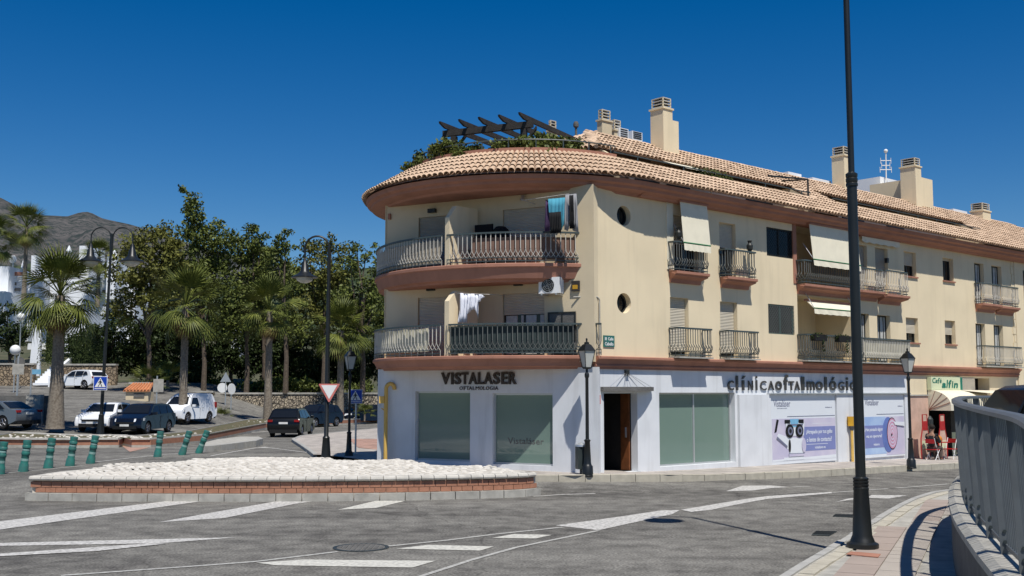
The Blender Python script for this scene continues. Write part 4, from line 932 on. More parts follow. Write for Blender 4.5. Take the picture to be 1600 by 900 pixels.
t = thing('alarm_box', 'small red alarm plate on the white wall left of the doorway', 'sign', RF.P(-2.68, .01, 2.2)); MB().fbox(RF, -2.75, -2.60, 0, .05, 2.20, 2.46).build('plate', 'sign_red', t); disc(RF, -2.675, 2.33, .035, .05, .05, 'emblem', 'white_paint', t)
t = thing('street_sign', 'small dark green street name plate on the cream wall below the round window', 'sign', RF.P(-2.4, .01, 3.85)); MB().fbox(RF, -2.43, -1.98, 0, .03, 3.84, 4.17).build('plate', 'green_plastic', t)
textline(RF, 'Calle', -2.25, -2.03, 4.03, 4.12, .03, 'white_paint', t, .02); textline(RF, 'Cabello', -2.38, -2.03, 3.88, 3.98, .03, 'white_paint', t, .02); textline(RF, 'II', -2.38, -2.31, 4.03, 4.12, .03, 'white_paint', t, .02)

# ================================================================ roof
def rq(s, q, dz=0): return RF.P(s, .7-q, 8.78+.577*q+dz)
ST = RF.s_(0, 0) if False else (CC-RF.O).dot(RF.d)      # where the bow meets the straight eave
SL = SEND+14
roof = MB(); roof.add([rq(ST, -.03), rq(SL, -.03), rq(SL, 1.5), rq(ST, 1.5)], [(0, 1, 2, 3)])
K = 60; A2 = -49.0
vs = []
for k in range(K+1):
    a = A2+(-215-A2)*k/K; vs += [circ(5.52, a, 8.765), circ(3.98, a, 9.66), circ(3.80, a, 9.66)]
roof.add(vs, [(3*k+i, 3*k+i+1, 3*k+4+i, 3*k+3+i) for k in range(K) for i in (0, 1)])
roof.add([RF.P(-1.2, -.65, 8.85), RF.P(SL, -.65, 8.85), RF.P(SL, -6, 8.85), RF.P(-1.2, -6, 8.85)], [(0, 1, 2, 3)]); roof.add([circ(4.1, a, 8.86) for a in range(0, 360, 15)], [tuple(range(24))])       # terrace floor
s1 = RF.s_(930, -1.9); sa = s1+1.4; QR = 4.15; zr_ = 8.78+.577*QR
roof.add([rq(s1, 2.55), rq(SL, 2.55), rq(SL, QR), rq(sa, QR)], [(0, 1, 2, 3)])
roof.add([rq(s1, 2.55), rq(sa, QR), RF.P(sa, .7-QR-1, zr_), RF.P(s1, .7-2.55-5, 8.78+.577*2.55)], [(0, 1, 2, 3)])
roof.add([rq(sa, QR), rq(SL, QR), RF.P(SL, .7-QR-5, 8.9), RF.P(sa, .7-QR-5, 8.9)], [(0, 1, 2, 3)])
T1 = RF.s_(1277, -.8); T2a = RF.s_(1312, -.8); T2b = RF.s_(1543, -.8)
for a, b in ((T1, T2a), (T2b, SL)): roof.add([rq(a, 1.5), rq(b, 1.5), rq(b, 2.6), rq(a, 2.6)], [(0, 1, 2, 3)])
R_ = roof.build('roof', 'tile_bed', B, recalc=False)
def backwall():
    mb = MB()
    for a, b in ((s1+.3, T1), (T2a, T2b)):
        mb.fbox(RF, a, b, -2.3, -2.2, 8.8, 10.22)
        for e in (a, b): mb.prism([RF.P(e, -.8, 8.85), RF.P(e, -.8, 9.62), RF.P(e, -1.9, 10.24), RF.P(e, -2.3, 10.24), RF.P(e, -2.3, 8.85)], tuple(RF.d*.12)+(0,))
    mb.build('terrace_wall', 'wall_cream', R_)
    for a, b in ((s1+2.2, s1+3.4), (s1+3.8, s1+5.0), (s1+8.2, s1+9.8), (T2a+2.6, T2a+4.2), (T2a+6, T2a+7.4)):
        f = MB().fbox(RF, a, b, -2.21, -2.15, 8.9, 10.1).build('window', 'frame_dark', R_)
    MB().fbox(RF, ST, T1, -.84, -.72, 9.5, 9.70).build('parapet', 'wall_cream', R_); MB().fbox(RF, T2a, T2b, -.84, -.72, 9.5, 9.70).build('parapet', 'wall_cream', R_)
backwall()
vs = [circ(3.80, A2+(-215-A2)*k/K, z) for k in range(K+1) for z in (8.85, 9.76)]; mb = MB(); mb.sweep([[circ(4.0, a, 9.60), circ(4.0, a, 9.83), circ(3.84, a, 9.83), circ(3.84, a, 9.0)] for a in [A2+(-215-A2)*k/K for k in range(K+1)]]); mb.build('parapet', 'trim_pink', R_)
# eaves
ev = [(-3.6, 8.38), (-.62, 8.38), (-.58, 8.44), (-.24, 8.50), (-.22, 8.58), (-.10, 8.62), (-.06, 8.74), (-3.6, 8.75)]
MB().sweep([[circ(5.5+o, A2+(-215-A2)*k/K, z) for o, z in ev] for k in range(K+1)]).build('eaves', 'trim_pink', R_, smooth=True)
MB().sweep([[RF.P(s, .7+o, z) for o, z in [(-.9, 8.38), (-.5, 8.38), (-.46, 8.44), (-.24, 8.50), (-.22, 8.58), (-.10, 8.62), (-.06, 8.74), (-.9, 8.75)]] for s in (ST-.02, SL)]).build('eaves', 'trim_pink', R_)
# clay cover tiles
def tile_pts(r0=.092, r1=.078, Lt=.44, n=5):
    P = []
    for x, r in ((0, r0), (Lt, r1)):
        for k in range(n+1): a = PI*k/n; P.append((x, r*math.cos(a), r*.95*math.sin(a)+(.035 if x == 0 else .0)))
    F = [(k, k+1, n+2+k, n+1+k) for k in range(n)]
    return np.array(P), F
TP, TF = tile_pts()
tme = bpy.data.meshes.new('roof_tile'); tme.from_pydata(TP.tolist(), [], TF); tme.materials.append(M['tile_clay']); smooth_mesh(tme, 60)
trn = []
def addtile(p, up, side, ws=1.0):
    nn = up.cross(side); 
    if nn.z < 0: side = -side; nn = -nn
    j = random.uniform(-.03, .03); up = (up+side*j).normalized(); side = nn.cross(up)
    m = Matrix(((up.x, side.x*ws, nn.x, p.x), (up.y, side.y*ws, nn.y, p.y), (up.z, side.z*ws, nn.z, p.z), (0, 0, 0, 1))); trn.append(m)
SLP = 1/math.cos(math.atan(.577)); PIT = .352
def band_straight(sa_, sb_, q0, q1, hip=None):
    up = Vector((-RF.n.x, -RF.n.y, .577)).normalized(); side = Vector((RF.d.x, RF.d.y, 0)); s = sa_
    while s < sb_:
        q = q0-.05; k = 0
        while q < q1-.05:
            if not hip or s > hip(q): addtile(rq(s, q, .02+random.uniform(-.004, .006)), up, side)
            q += PIT/SLP; k += 1
        s += .192
band_straight(ST+.1, SEND+8, 0, 1.5); 
for a, b in ((T1+.1, T2a-.05), (T2b+.1, SEND+8)): band_straight(a, b, 1.5, 2.55)
band_straight(s1+.1, SEND+8, 2.55, QR-.05, hip=lambda q: s1+(q-2.55)*.875)
for k in range(18):
    for r in range(5):
        q = 2.5+r*PIT/SLP; pz = 8.78+.577*q
        up = Vector((RF.d.x, RF.d.y, .577*1.14)).normalized(); s = s1+(q-2.55)*.875; o = .7-2.7-k*.192
        if o < .7-q-.12 and s < sa-.3: addtile(RF.P(s, o, pz+.03), up, Vector((RF.n.x, RF.n.y, 0)))
# conical rows on the bow, courses thin out towards the top
for r in range(5):
    q = -.03+r*PIT/SLP; rad = 5.5-q; n = int(math.radians(166)*5.5/.192)
    for k in range(n):
        a = math.radians(A2-.9-166*k/n); rv = Vector((math.cos(a), math.sin(a)))
        addtile(Vector((CC.x+rv.x*rad, CC.y+rv.y*rad, 8.78+.577*q+.02+random.uniform(-.004, .006))), Vector((-rv.x, -rv.y, .577)).normalized(), Vector((-rv.y, rv.x, 0)), rad/5.5+.03)
trn.sort(key=lambda m: (m.translation.xy.length)); iw = wm(R_).inverted()
near = [m for m in trn if m.translation.x < 3.2 and m.translation.z < 10][:300]; ids = {id(m) for m in near}
for m in near:
    o = bpy.data.objects.new('roof_tile', tme); scn.collection.objects.link(o); o.parent = R_; o.matrix_basis = iw @ m
rest = [np.array(m) for m in trn if id(m) not in ids]; V = np.concatenate([TP @ m[:3, :3].T + m[:3, 3] for m in rest]); nt_ = len(TP)
F = np.concatenate([np.array(TF)+i*nt_ for i in range(len(rest))]); fastmesh('roof_tiles', V, F, 'tile_clay', R_, kind='stuff')
mb = MB(); mb.tube([rq(s1, 2.5, .05), rq(sa, QR, .06)], .07, 8); mb.tube([rq(sa, QR, .02), rq(SL, QR, .02)], .05, 8); mb.tube([rq(ST+.1, 1.5, .03), rq(SEND+8, 1.5, .03)], .05, 6); mb.build('ridge_tiles', 'tile_clay', R_)
# terrace railings on the roof
mb = MB()
pts = [circ(3.95, A2+(-200-A2)*k/50, 10.08) for k in range(50)][::-1] + [RF.P(s, -.95, 9.93) for s in np.linspace(ST, T1, 20)]
mb.tube(pts, .022, 6)
for k in range(0, len(pts), 4): mb.tube([pts[k], pts[k]-Vector((0, 0, .3))], .02, 5)
pts = [RF.P(s, -.95, 9.90) for s in np.linspace(T2a, T2b, 16)]; mb.tube(pts, .02, 6)
for k in range(0, 16, 2): mb.tube([pts[k], pts[k]-Vector((0, 0, .3))], .016, 5)
mb.build('terrace_railing', 'rail_paint', R_)
# black steel frame at the terrace's end
t1 = T1-.15; mb = MB()
for a, b in ((RF.P(t1, -.95, 9.6), RF.P(t1, -.95, 10.42)), (RF.P(t1, -.95, 10.42), RF.P(t1-1.7, -1.5, 10.42)), (RF.P(t1, -.95, 10.42), RF.P(t1, -2.3, 10.55))): mb.tube([a, b], .04, 4, phase=PI/4)
mb.build('steel_frame', 'black_iron', R_)
mb = MB(); a = RF.s_(1032, -1.9); b = RF.s_(1088, -1.9); mb.add([RF.P(a, -1.9, 10.3), RF.P(b, -1.9, 10.3), RF.P(b+.3, -1.1, 9.95), RF.P(a+.5, -1.1, 9.95)], [(0, 1, 2, 3)]); mb.build('terrace_awning', 'canvas', R_, recalc=False)
def chimney(u0, uc, u1, vb, vt, q, capn=3, m='wall_cream', step=None):
    o = .7-q; s0, z0 = RF.sz(uc, vb, o); s1_, _ = RF.sz(u1, vb, o); zt = RF.sz(uc, vt, o)[1]
    dep = .6
    for k in range(1, 40):
        p = RF.P(s0, o-k*.05, 11)
        if 800+p.x/p.y*1703 < u0: dep = k*.05; break
    mb = MB(); ch = .34; zc = zt-ch-.06; mb.fbox(RF, s0, s1_ if not step else s0+(s1_-s0)*.6, o-dep, o, z0-1.2, zc)
    if step: mb.fbox(RF, s0+(s1_-s0)*.6, s1_, o-dep*.9, o-.003, z0-1.2, zc-.35)
    e = s1_ if not step else s0+(s1_-s0)*.6
    mb.fbox(RF, s0-.04, e+.04, o-dep-.04, o+.04, zc, zc+.06)
    mb.m = 1
    for k in range(capn+1): z = zc+.08+k*(ch-.02)/capn; mb.fbox(RF, s0+.03, e-.03, o-dep+.03, o-.03, z, z+.03)
    mb.m = 0
    for a in (s0+.03, e-.07):
        for b in (o-dep+.03, o-.07): mb.fbox(RF, a, a+.04, b, b+.04, zc+.05, zt)
    mb.m = 2; mb.fbox(RF, s0+.1, e-.1, o-dep+.1, o-.1, zc+.06, zt-.03)
    return mb.build('chimney', [m, 'concrete_pale', 'sign_black'], R_)
chimney(1022, 1037, 1061, 236, 152, 3.6, step=1); chimney(937, 941, 956, 212, 171, 5.2, m='wall_cream_pale'); chimney(957, 960, 972, 212, 187, 5.4, m='wall_cream_pale'); chimney(857, 860, 871, 205, 188, 6.5, m='wall_cream_pale')
chimney(1309, 1320, 1332, 290, 229, 3.9); chimney(1418, 1432, 1441, 318, 247, 3.6); chimney(1526, 1536, 1548, 338, 317, 3.9)
def rbox(u0, u1, v0, v1, q, dep, name, m, z0=None):
    o = .7-q; a, zb = RF.sz(u0, v1, o); b = RF.s_(u1, o); zt = RF.sz(u0, v0, o)[1]
    return MB().fbox(RF, a, b, o-dep, o, zb-.9, zt).build(name, m, R_)
rbox(1440, 1465, 277, 322, 3.7, 2.6, 'stair_tower', 'wall_cream'); rbox(1376, 1432, 276, 305, 6.2, 1.5, 'stair_tower', 'house_white'); rbox(1232, 1258, 268, 285, 5.4, 1.0, 'roof_box', 'house_white'); rbox(1270, 1305, 277, 290, 4.7, .6, 'roof_box', 'house_white'); rbox(1490, 1518, 326, 338, 5.2, 1, 'roof_box', 'house_white')
for i, (u0, u1, v0, v1) in enumerate(((968, 985, 199, 214), (988, 1007, 204, 217))):
    o = -4.6; a, zb = RF.sz(u0, v1, o); b = RF.s_(u1, o); zt = RF.sz(u0, v0, o)[1]
    t = thing('roof_air_conditioner', ['pale roof air conditioner box directly right of the two small chimneys', 'pale roof air conditioner box nearest to the large stepped chimney'][i], 'air conditioner', RF.P(a, o, zb), group='air conditioners on the roof')
    MB().fbox(RF, a, b, o-.5, o, zb-.9, zt).build('casing', 'house_white', t); mb = MB()
    for k in range(4): mb.fbox(RF, a+.05, b-.05, o+.002, o+.012, zb+.04+k*(zt-zb)*.23, zb+.08+k*(zt-zb)*.23)
    mb.build('grille', 'frame_dark', t)
t = thing('antenna', 'thin white television antenna mast on the roof ridge left of the stair tower', 'antenna', at(1384, 283, 52)); mb = MB(); p = at(1384, 283, 52); q = at(1384, 236, 52)
mb.tube([p-Vector((0, 0, 1.5)), q], .03, 6); t2 = mb.build('mast', 'white_paint', t); mb = MB()
for k, w_ in ((.32, .5), (.48, .4), (.62, .55)):
    c = q.lerp(p, k); mb.tube([c-Vector((w_/2, 0, 0)), c+Vector((w_/2, 0, 0))], .02, 4)
    for e in (-1, 1): mb.tube([c+Vector((e*w_/2, 0, -.14)), c+Vector((e*w_/2, 0, .14))], .015, 4)
mb.ball(tuple(q), .10, 6); mb.build('elements', 'white_paint', t)
t = thing('roof_vent', 'small round metal vent cowl on the roof to the right of the pergola', 'vent', at(900, 199, 37)); p = at(900, 201, 37); mb = MB(); mb.lathe(p-Vector((0, 0, .8)), [(.04, 0), (.04, .82), (.09, .86), (.10, .95), (.07, 1.04), (.02, 1.06)], 10); mb.build('cowl', 'concrete_side', t, smooth=True)
# --- foliage helper
def leafcloud(clumps, size, name, m, parent, flat=.55, **tg):
    C_ = []; 
    for c, r, n in clumps:
        d = RNG.normal(size=(n, 3)); d /= np.linalg.norm(d, axis=1)[:, None]; rad = RNG.random(n)**.5
        C_.append(np.array(c)+d*rad[:, None]*np.array(r))
    P = np.concatenate(C_); n = len(P); a = RNG.normal(size=(n, 3)); a /= np.linalg.norm(a, axis=1)[:, None]; b = RNG.normal(size=(n, 3)); b -= a*(a*b).sum(1)[:, None]; b /= np.linalg.norm(b, axis=1)[:, None]
    s = size*(.6+.8*RNG.random(n))[:, None]; V = np.stack([P-a*s*.5, P+b*s*flat*.5, P+a*s*.5, P-b*s*flat*.5], 1).reshape(-1, 3)
    return fastmesh(name, V, np.arange(n*4).reshape(n, 4), m, parent, **tg)
# plants along the roof terrace
pl = [(u, k) for k, u in enumerate((652, 672, 700, 735, 790, 815, 845, 870, 884))]
labs = ['leftmost green shrub hanging over the curved roof railing', 'green shrub just left of the pergola’s left post', 'green shrub round the foot of the pergola’s left post', 'low thin shrub under the left half of the pergola', 'low shrub under the middle of the pergola', 'shrub round the foot of the pergola’s right post', 'bushy green shrub just right of the pergola’s right post', 'bushy shrub on the roof terrace under the rightmost rafter', 'rightmost shrub of the pergola terrace, beside the upper roof tiles']
for (u, k), hh in zip(pl, (.42, .5, .5, .22, .26, .32, .42, .5, .48)):
    a = circ_u(3.7, u) if u < 850 else circ_u(3.7, 845); c = circ(3.62, a, 9.8) if u < 850 else at(u, 225, 32.6+(u-850)*.012)
    c = Vector((c.x, c.y, 9.72)); t = thing('terrace_shrub', labs[k].replace('’', "'"), 'shrub', c, group='shrubs along the roof terrace')
    cl = [(c+Vector((random.uniform(-.5, .5), random.uniform(-.25, .25), random.uniform(-.05, hh*1.15))), (.24, .22, .2), 100) for _ in range(13)]
    leafcloud(cl, .12, 'foliage', 'leaf', t); mb = MB()
    for j in range(3): mb.tube([c+Vector((j*.1-.1, 0, -.6)), c+Vector((j*.2-.2, 0, hh*.8))], .015, 5)
    mb.build('stem', 'bark', t)
c = RF.P(RF.s_(1115, -1.2), -1.2, 9.75); t = thing('terrace_shrub', 'rounded green shrub on the roof terrace above the second facade awning', 'shrub', c); leafcloud([(c+Vector((RF.d.x*x, RF.d.y*x, random.uniform(-.05, .25))), (.35, .3, .2), 160) for x in np.linspace(-.75, .75, 6)], .10, 'foliage', 'hedge', t); mb = MB(); mb.tube([c-Vector((0, 0, .8)), c+Vector((0, 0, .2))], .03, 5); mb.build('stem', 'bark', t)
# pergola
pg = thing('pergola', 'dark weathered wooden pergola with open rafters on the round roof terrace', 'pergola', at(760, 225, 33.5))
zb = 10.72; a = at(697, 198, 34.0); a.z = zb; b = at(828, 183, 32.8); b.z = zb
def beam(p, q, w_, h, name, m='wood_dark', tail=None):
    d_ = (q-p).normalized(); n_ = Vector((-d_.y, d_.x, 0)).normalized()
    pts = [p-n_*w_/2, q-n_*w_/2]; up = Vector((0, 0, h/2))
    if tail: side = [p-up*-1, p-d_*tail+up, p-d_*tail*.9+up*.2, p-up, q-up, q+up]
    else: side = [p+up, p-up, q-up, q+up]
    return MB().prism([v-n_*w_/2 for v in side], tuple(n_*w_)).build(name, m, pg)
dv = (b-a).normalized(); beam(a-dv*.1, b+dv*.1, .12, .19, 'beam'); beam(a+Vector((0, -.0, 0))+Vector((-dv.y, dv.x, 0))*-.001+Vector((0, 0, 0)), b, .05, .22, 'beam')
rd = Vector((1.59, 2.8, 0)).normalized(); far = [a+rd*3.0, b+rd*3.0]; beam(far[0], far[1], .12, .22, 'beam')
for i in range(5): p = a.lerp(b, .03+.235*i)+Vector((0, 0, .20)); beam(p-rd*.22, p+rd*3.25, .07, .16, 'rafter', tail=.30)
for p, e in ((a.lerp(b, .10), 1), (a.lerp(b, .93), 1), (far[0].lerp(far[1], .1), 0), (far[0].lerp(far[1], .93), 0)):
    MB().box((p.x, p.y, (8.85+zb-.12)/2), (.17, .17, zb-.12-8.85), rz=math.atan2(dv.y, dv.x)).build('post', 'wood_dark', pg)
    if e:
        for sg in (-1, 1): q = p+dv*.42*sg; beam(Vector((p.x, p.y, zb-.60)), Vector((q.x, q.y, zb-.12)), .09, .10, 'brace')
# --- things on the balconies
def ac_unit(F, s, z, label, w_=.80, h=.56):
    t = thing('air_conditioner', label, 'air conditioner', F.P(s, .2, z)); MB().fbox(F, s, s+w_, .12, .42, z, z+h).build('casing', 'white_paint', t)
    mb = MB(); mb.add([F.P(s+.30+.20*math.cos(2*PI*k/20), .424, z+h/2+.20*math.sin(2*PI*k/20)) for k in range(20)], [tuple(range(20))]); f = mb.build('fan_opening', 'sign_black', t, recalc=False)
    mb = MB()
    for k in range(1, 5): mb.tube([F.P(s+.30+.05*k*math.cos(2*PI*j/16), .432, z+h/2+.05*k*math.sin(2*PI*j/16)) for j in range(17)], .006, 4)
    for j in range(4): mb.tube([F.P(s+.30, .435, z+h/2), F.P(s+.30+.22*math.cos(j*PI/2+.3), .435, z+h/2+.22*math.sin(j*PI/2+.3))], .006, 4)
    mb.build('fan_grille', 'alu', f); mb = MB()
    for x in (.1, w_-.1): MB().fbox(F, s+x-.02, s+x+.02, .0, .44, z-.05, z-.01).build('bracket', 'alu', t)
ac_unit(CF, 5.60, 5.36, 'white air conditioner with round fan high on the first floor terrace wall', w_=.66, h=.46)
t = thing('meter_box', 'small dark box with yellow label on the wall right of the air conditioner', 'box', CF.P(6.5, 0, 5.4)); MB().fbox(CF, 6.48, 6.72, 0, .08, 5.42, 5.72).build('casing', 'wood_dark', t); MB().fbox(CF, 6.52, 6.68, .08, .085, 5.48, 5.60).build('label_plate', 'yellow_dark', t)
t = thing('drain_pipe', 'thin pale pipe with a bent top beside the first floor terrace corner', 'pipe', RF.P(-2.65, .05, 3.6)); mb = MB(); mb.tube([RF.P(-2.62, .06, 3.6), RF.P(-2.62, .06, 5.15)]+[RF.P(-2.78+.16*math.cos(x), .06, 5.15+.12*math.sin(x)) for x in np.linspace(.2, PI/2, 4)]+[CF.P(6.55, .1, 5.25)], .022, 6); mb.build('pipe', 'concrete', t)
t = thing('balcony_cabinet', 'low glazed metal cabinet on the first floor balcony under the air conditioner', 'cabinet', CF.P(5.7, .6, 3.6)); MB().fbox(CF, 5.72, 6.6, .01, .05, 3.60, 4.80).build('cabinet_body', 'concrete_side', t); mb = MB()
for x in (5.72, 6.15, 6.56): mb.fbox(CF, x, x+.04, .05, .07, 4.0, 4.80)
mb.fbox(CF, 5.72, 6.6, .03, .072, 4.801, 4.84); mb.build('cabinet_frame', 'frame_dark', t)
def chairpart(): pass
t = thing('garden_chair', 'black high-backed garden chair on the upper balcony behind the railing', 'chair', CF.P(3.6, .6, 6.25)); mb = MB(); mb.fbox(CF, 3.55, 4.05, .45, .95, 6.65, 6.70); mb.build('seat', 'cloth_black', t); mb = MB(); mb.fbox(CF, 3.50, 4.10, .40, .46, 6.7, 7.50); mb.build('backrest', 'cloth_black', t)
for x in (3.58, 4.0):
    for y in (.5, .9): MB().fbox(CF, x, x+.04, y, y+.04, 6.24, 6.65).build('leg', 'cloth_black', t)
t = thing('barbecue', 'dark covered object beside the chair on the upper balcony', 'barbecue', CF.P(4.2, .4, 6.25)); MB().lathe(CF.P(4.38, .45, 6.24), [(.18, 0), (.20, .3), (.24, .9), (.24, 1.05), (.14, 1.15)], 12).build('cover', 'cloth_black', t)
def garment(F, pts, o, name, m, label, grp, off=.02):
    # thin wavy cloth: outline on the frame, filled as vertical strips that ripple
    t = thing(name, label, name.replace('_', ' '), F.P(pts[0][0], o, pts[0][1]), group=grp)
    xs = [p[0] for p in pts]; a, b = min(xs), max(xs); N = 26; vs = []; fs = []; poly = pts
    for i in range(N+1):
        x = a+(b-a)*(i+.001)/(N+.002); zs = []
        for (x0, z0), (x1, z1) in zip(poly, poly[1:]+poly[:1]):
            if (x0 > x) != (x1 > x): zs.append(z0+(z1-z0)*(x-x0)/(x1-x0))
        if not zs: zs = [poly[0][1]]*2
        zt, zb_ = max(zs), min(zs)
        for j in range(5): f = j/4; vs.append(F.P(x, o+off*math.sin(i*1.1+j*.6)*(.3+f)+off*.5*math.sin(i*.37), zt+(zb_-zt)*f))
    fs = [(i*5+j, (i+1)*5+j, (i+1)*5+j+1, i*5+j+1) for i in range(N) for j in range(4)]
    mb = MB(); mb.add(vs, fs); o_ = mb.build('cloth', m, t, smooth=True, recalc=False); md = o_.modifiers.new('s', 'SOLIDIFY'); md.thickness = .012
    return t
g1 = 'laundry on the upper balcony'
DX = CF.s_(851, .8)-5.36
garment(CF, [(5.38+DX, 8.0), (5.55+DX, 8.0), (5.52+DX, 7.1), (5.36+DX, 7.1)], .75, 'hanging_garment', 'cloth_purple', 'dark purple garment hanging leftmost on the upper balcony line', g1)
garment(CF, [(5.50+DX, 8.02), (6.02+DX, 8.02), (6.0+DX, 7.35), (5.92+DX, 7.1), (5.60+DX, 7.1), (5.52+DX, 7.5)], .80, 'hanging_garment', 'cloth_teal', 'turquoise shirt hanging on the upper balcony line', g1)
garment(CF, [(5.60+DX, 7.6), (5.95+DX, 7.6), (5.95+DX, 7.0), (5.62+DX, 7.0)], .95, 'hanging_garment', 'cloth_black', 'black garment hanging low in front of the turquoise shirt', g1)
garment(CF, [(6.02+DX, 8.10), (6.38+DX, 8.10), (6.42+DX, 7.0), (6.26+DX, 7.05), (6.2+DX, 7.6), (6.1+DX, 7.05), (6.0+DX, 7.1)], .80, 'hanging_garment', 'cloth_grey', 'light grey trousers hanging rightmost on the upper balcony line', g1)
garment(CF, [(6.20+DX, 8.05), (6.32+DX, 8.05), (6.34+DX, 7.1), (6.20+DX, 7.1)], .9, 'hanging_garment', 'cloth_black', 'narrow black garment in front of the grey trousers', g1)
t = thing('clothes_line', 'thin clothes line with rods above the upper balcony railing', 'clothes line', CF.P(5.3, .8, 8.05)); mb = MB(); mb.tube([CF.P(5.3, .8, 8.05), CF.P(6.75, .8, 8.12)], .01, 5); mb.tube([CF.P(5.3, 0, 8.06), CF.P(5.3, .9, 8.05)], .012, 5); mb.build('line', 'bar_white', t)
g2 = 'white laundry on the lower balcony'
DX = CF.s_(716, 1.12)-2.55
garment(CF, [(2.62+DX, 5.42), (2.85+DX, 5.38), (3.05+DX, 5.36), (3.02+DX, 5.0), (2.85+DX, 4.75), (2.86+DX, 4.55), (2.55+DX, 4.55), (2.62+DX, 5.0)], 1.12, 'hanging_garment', 'cloth_white', 'white shirt hanging on the lower balcony next to the divider', g2, off=.04)
garment(CF, [(2.98+DX, 5.38), (3.35+DX, 5.34), (3.42+DX, 5.28), (3.22+DX, 5.1), (3.20+DX, 4.6), (3.12+DX, 4.95), (2.92+DX, 4.85)], 1.12, 'hanging_garment', 'cloth_white', 'white garment with a dangling sleeve, right of the white shirt', g2, off=.04)
t = thing('clothes_line', 'short clothes line beside the lower terrace divider', 'clothes line', CF.P(2.5, .8, 5.4)); mb = MB(); mb.tube([CF.P(2.5+DX, 1.12, 5.42), CF.P(3.5+DX, 1.12, 5.34)], .01, 5); mb.tube([CF.P(3.5+DX, 0, 5.4), CF.P(3.5+DX, 1.15, 5.34)], .012, 5); mb.build('line', 'bar_white', t)
for i, (u, v) in enumerate(((1278, 533), (1315, 532))):
    s, z = RF.sz(u, v, .46); t = thing('balcony_planter', ['dark trailing plant hung on the long lower balcony, left one', 'dark trailing plant hung on the long lower balcony, right one'][i], 'planter', RF.P(s, .42, z), group='planters on the long balcony')
    MB().fbox(RF, s-.35, s+.35, .42, .60, 4.30, 4.52).build('box', 'cloth_black', t); leafcloud([(RF.P(s+x, .5, 4.5-abs(x)*.2), (.14, .1, .12), 60) for x in (-.3, -.1, .1, .3)]+[(RF.P(s+.1, .62, 4.1), (.07, .05, .3), 60)], .07, 'foliage', 'leaf_dark', t)
for i, (s, z) in enumerate(((.62, 7.25), (4.2, 7.17))):
    t = thing('balcony_ornament', ['small dark urn on the upper balcony railing under the tall awning', 'small dark urn on the railing of the second upper balcony'][i], 'urn', RF.P(s, .32, z)); MB().lathe(RF.P(s, .30, z-.03), [(.05, 0), (.10, .08), (.11, .2), (.05, .28), (.08, .36)], 10).build('urn_body', 'frame_dark', t)

# ================================================================ lamp posts
def lantern(t, z):
    mb = MB(); q = PI/4
    mb.lathe((0, 0, z), [(.10, 0), (.13, .03), (.13, .05)], 4, q); mb.lathe((0, 0, z+.50), [(.26, 0), (.24, .03), (.13, .17), (.07, .20), (.07, .24), (.02, .26), (.03, .33), (.01, .36)], 4, q)
    for k in range(4): a = q+k*PI/2; mb.tube([(.13*math.cos(a), .13*math.sin(a), z+.04), (.24*math.cos(a), .24*math.sin(a), z+.52)], .012, 4)
    f = mb.build('lantern_frame', 'black_iron', t, local=True); MB().lathe((0, 0, z+.05), [(.115, 0), (.225, .45)], 4, q).build('lantern_glass', 'lantern_glass', f, local=True)
def lantern_post(p, label, H=3.95):
    t = thing('lantern_post', label, 'street lamp', p, rz=.5, group='black lantern posts')
    MB().lathe((0, 0, 0), [(.17, 0), (.17, .04), (.16, .05), (.15, .28), (.12, .32), (.105, .36), (.075, .95), (.09, .97), (.09, 1.0), (.05, 1.03)], 12).build('base', 'black_iron', t, local=True, smooth=True)
    MB().lathe((0, 0, 1.0), [(.05, 0), (.045, H-2.1), (.065, H-2.05), (.065, H-1.98), (.035, H-1.93), (.035, H-1.85), (.08, H-1.82)], 12).build('post', 'black_iron', t, local=True, smooth=True)
    lantern(t, H-.84); return t
p = G(1424, 731, .12); lantern_post((p.x, p.y, gz(p.x, p.y)+.10), 'black lantern post on the far pavement in front of the cafe end of the building', 4.05)
p = at(918, 741, 30.35); lantern_post((p.x, p.y, .22), 'black lantern post at the building corner beside the litter bin', 3.8)
p = at(545, 716, 39.3); lantern_post((p.x, p.y, .1), 'black lantern post left of the building, beside the pedestrian crossing sign', 4.05)
def bell_head(t, c, s=1.0):
    h = MB().lathe(c, [(.03*s, .0), (.05*s, -.05*s), (.07*s, -.16*s), (.10*s, -.2*s), (.13*s, -.40*s), (.20*s, -.48*s), (.40*s, -.58*s), (.40*s, -.60*s), (.02, -.595*s)], 16).build('lamp_shade', 'black_iron', t, local=True, smooth=True)
    MB().lathe(c, [(.26*s, -.601*s), (.24*s, -.68*s), (.12*s, -.75*s), (.01, -.77*s)], 14).build('lamp_glass', 'lantern_glass', h, local=True, smooth=True)
def arm_lamp(p, H, arms, label, prof, rr=.42, s=1.0, lean=(0, 0), rz=0, drop=.35):
    t = thing('street_lamp', label, 'street lamp', p, rz=rz, group='black street lamps with curved arms')
    mb = MB(); mb.lathe((0, 0, 0), prof, 16)
    for q in mb.v: q.x += lean[0]*q.z/H; q.y += lean[1]*q.z/H
    mb.build('post', 'black_iron', t, local=True, smooth=True)
    zt = H-rr
    for sg in arms:
        off = .06 if len(arms) > 1 else 0
        pts = [(lean[0]*zt/H*.95+sg*off, 0, zt-.9)] + [(lean[0]+sg*(off+rr-rr*math.cos(a)), 0, zt+rr*math.sin(a)) for a in np.linspace(0, PI, 12)] + [(lean[0]+sg*(off+2*rr), 0, zt-drop)]
        mb = MB(); mb.tube(pts, .035, 8); mb.build('arm', 'black_iron', t, local=True, smooth=True); bell_head(t, (lean[0]+sg*(off+2*rr), 0, zt-drop), s)
    return t
pb = G(1348, 856, NPZ)
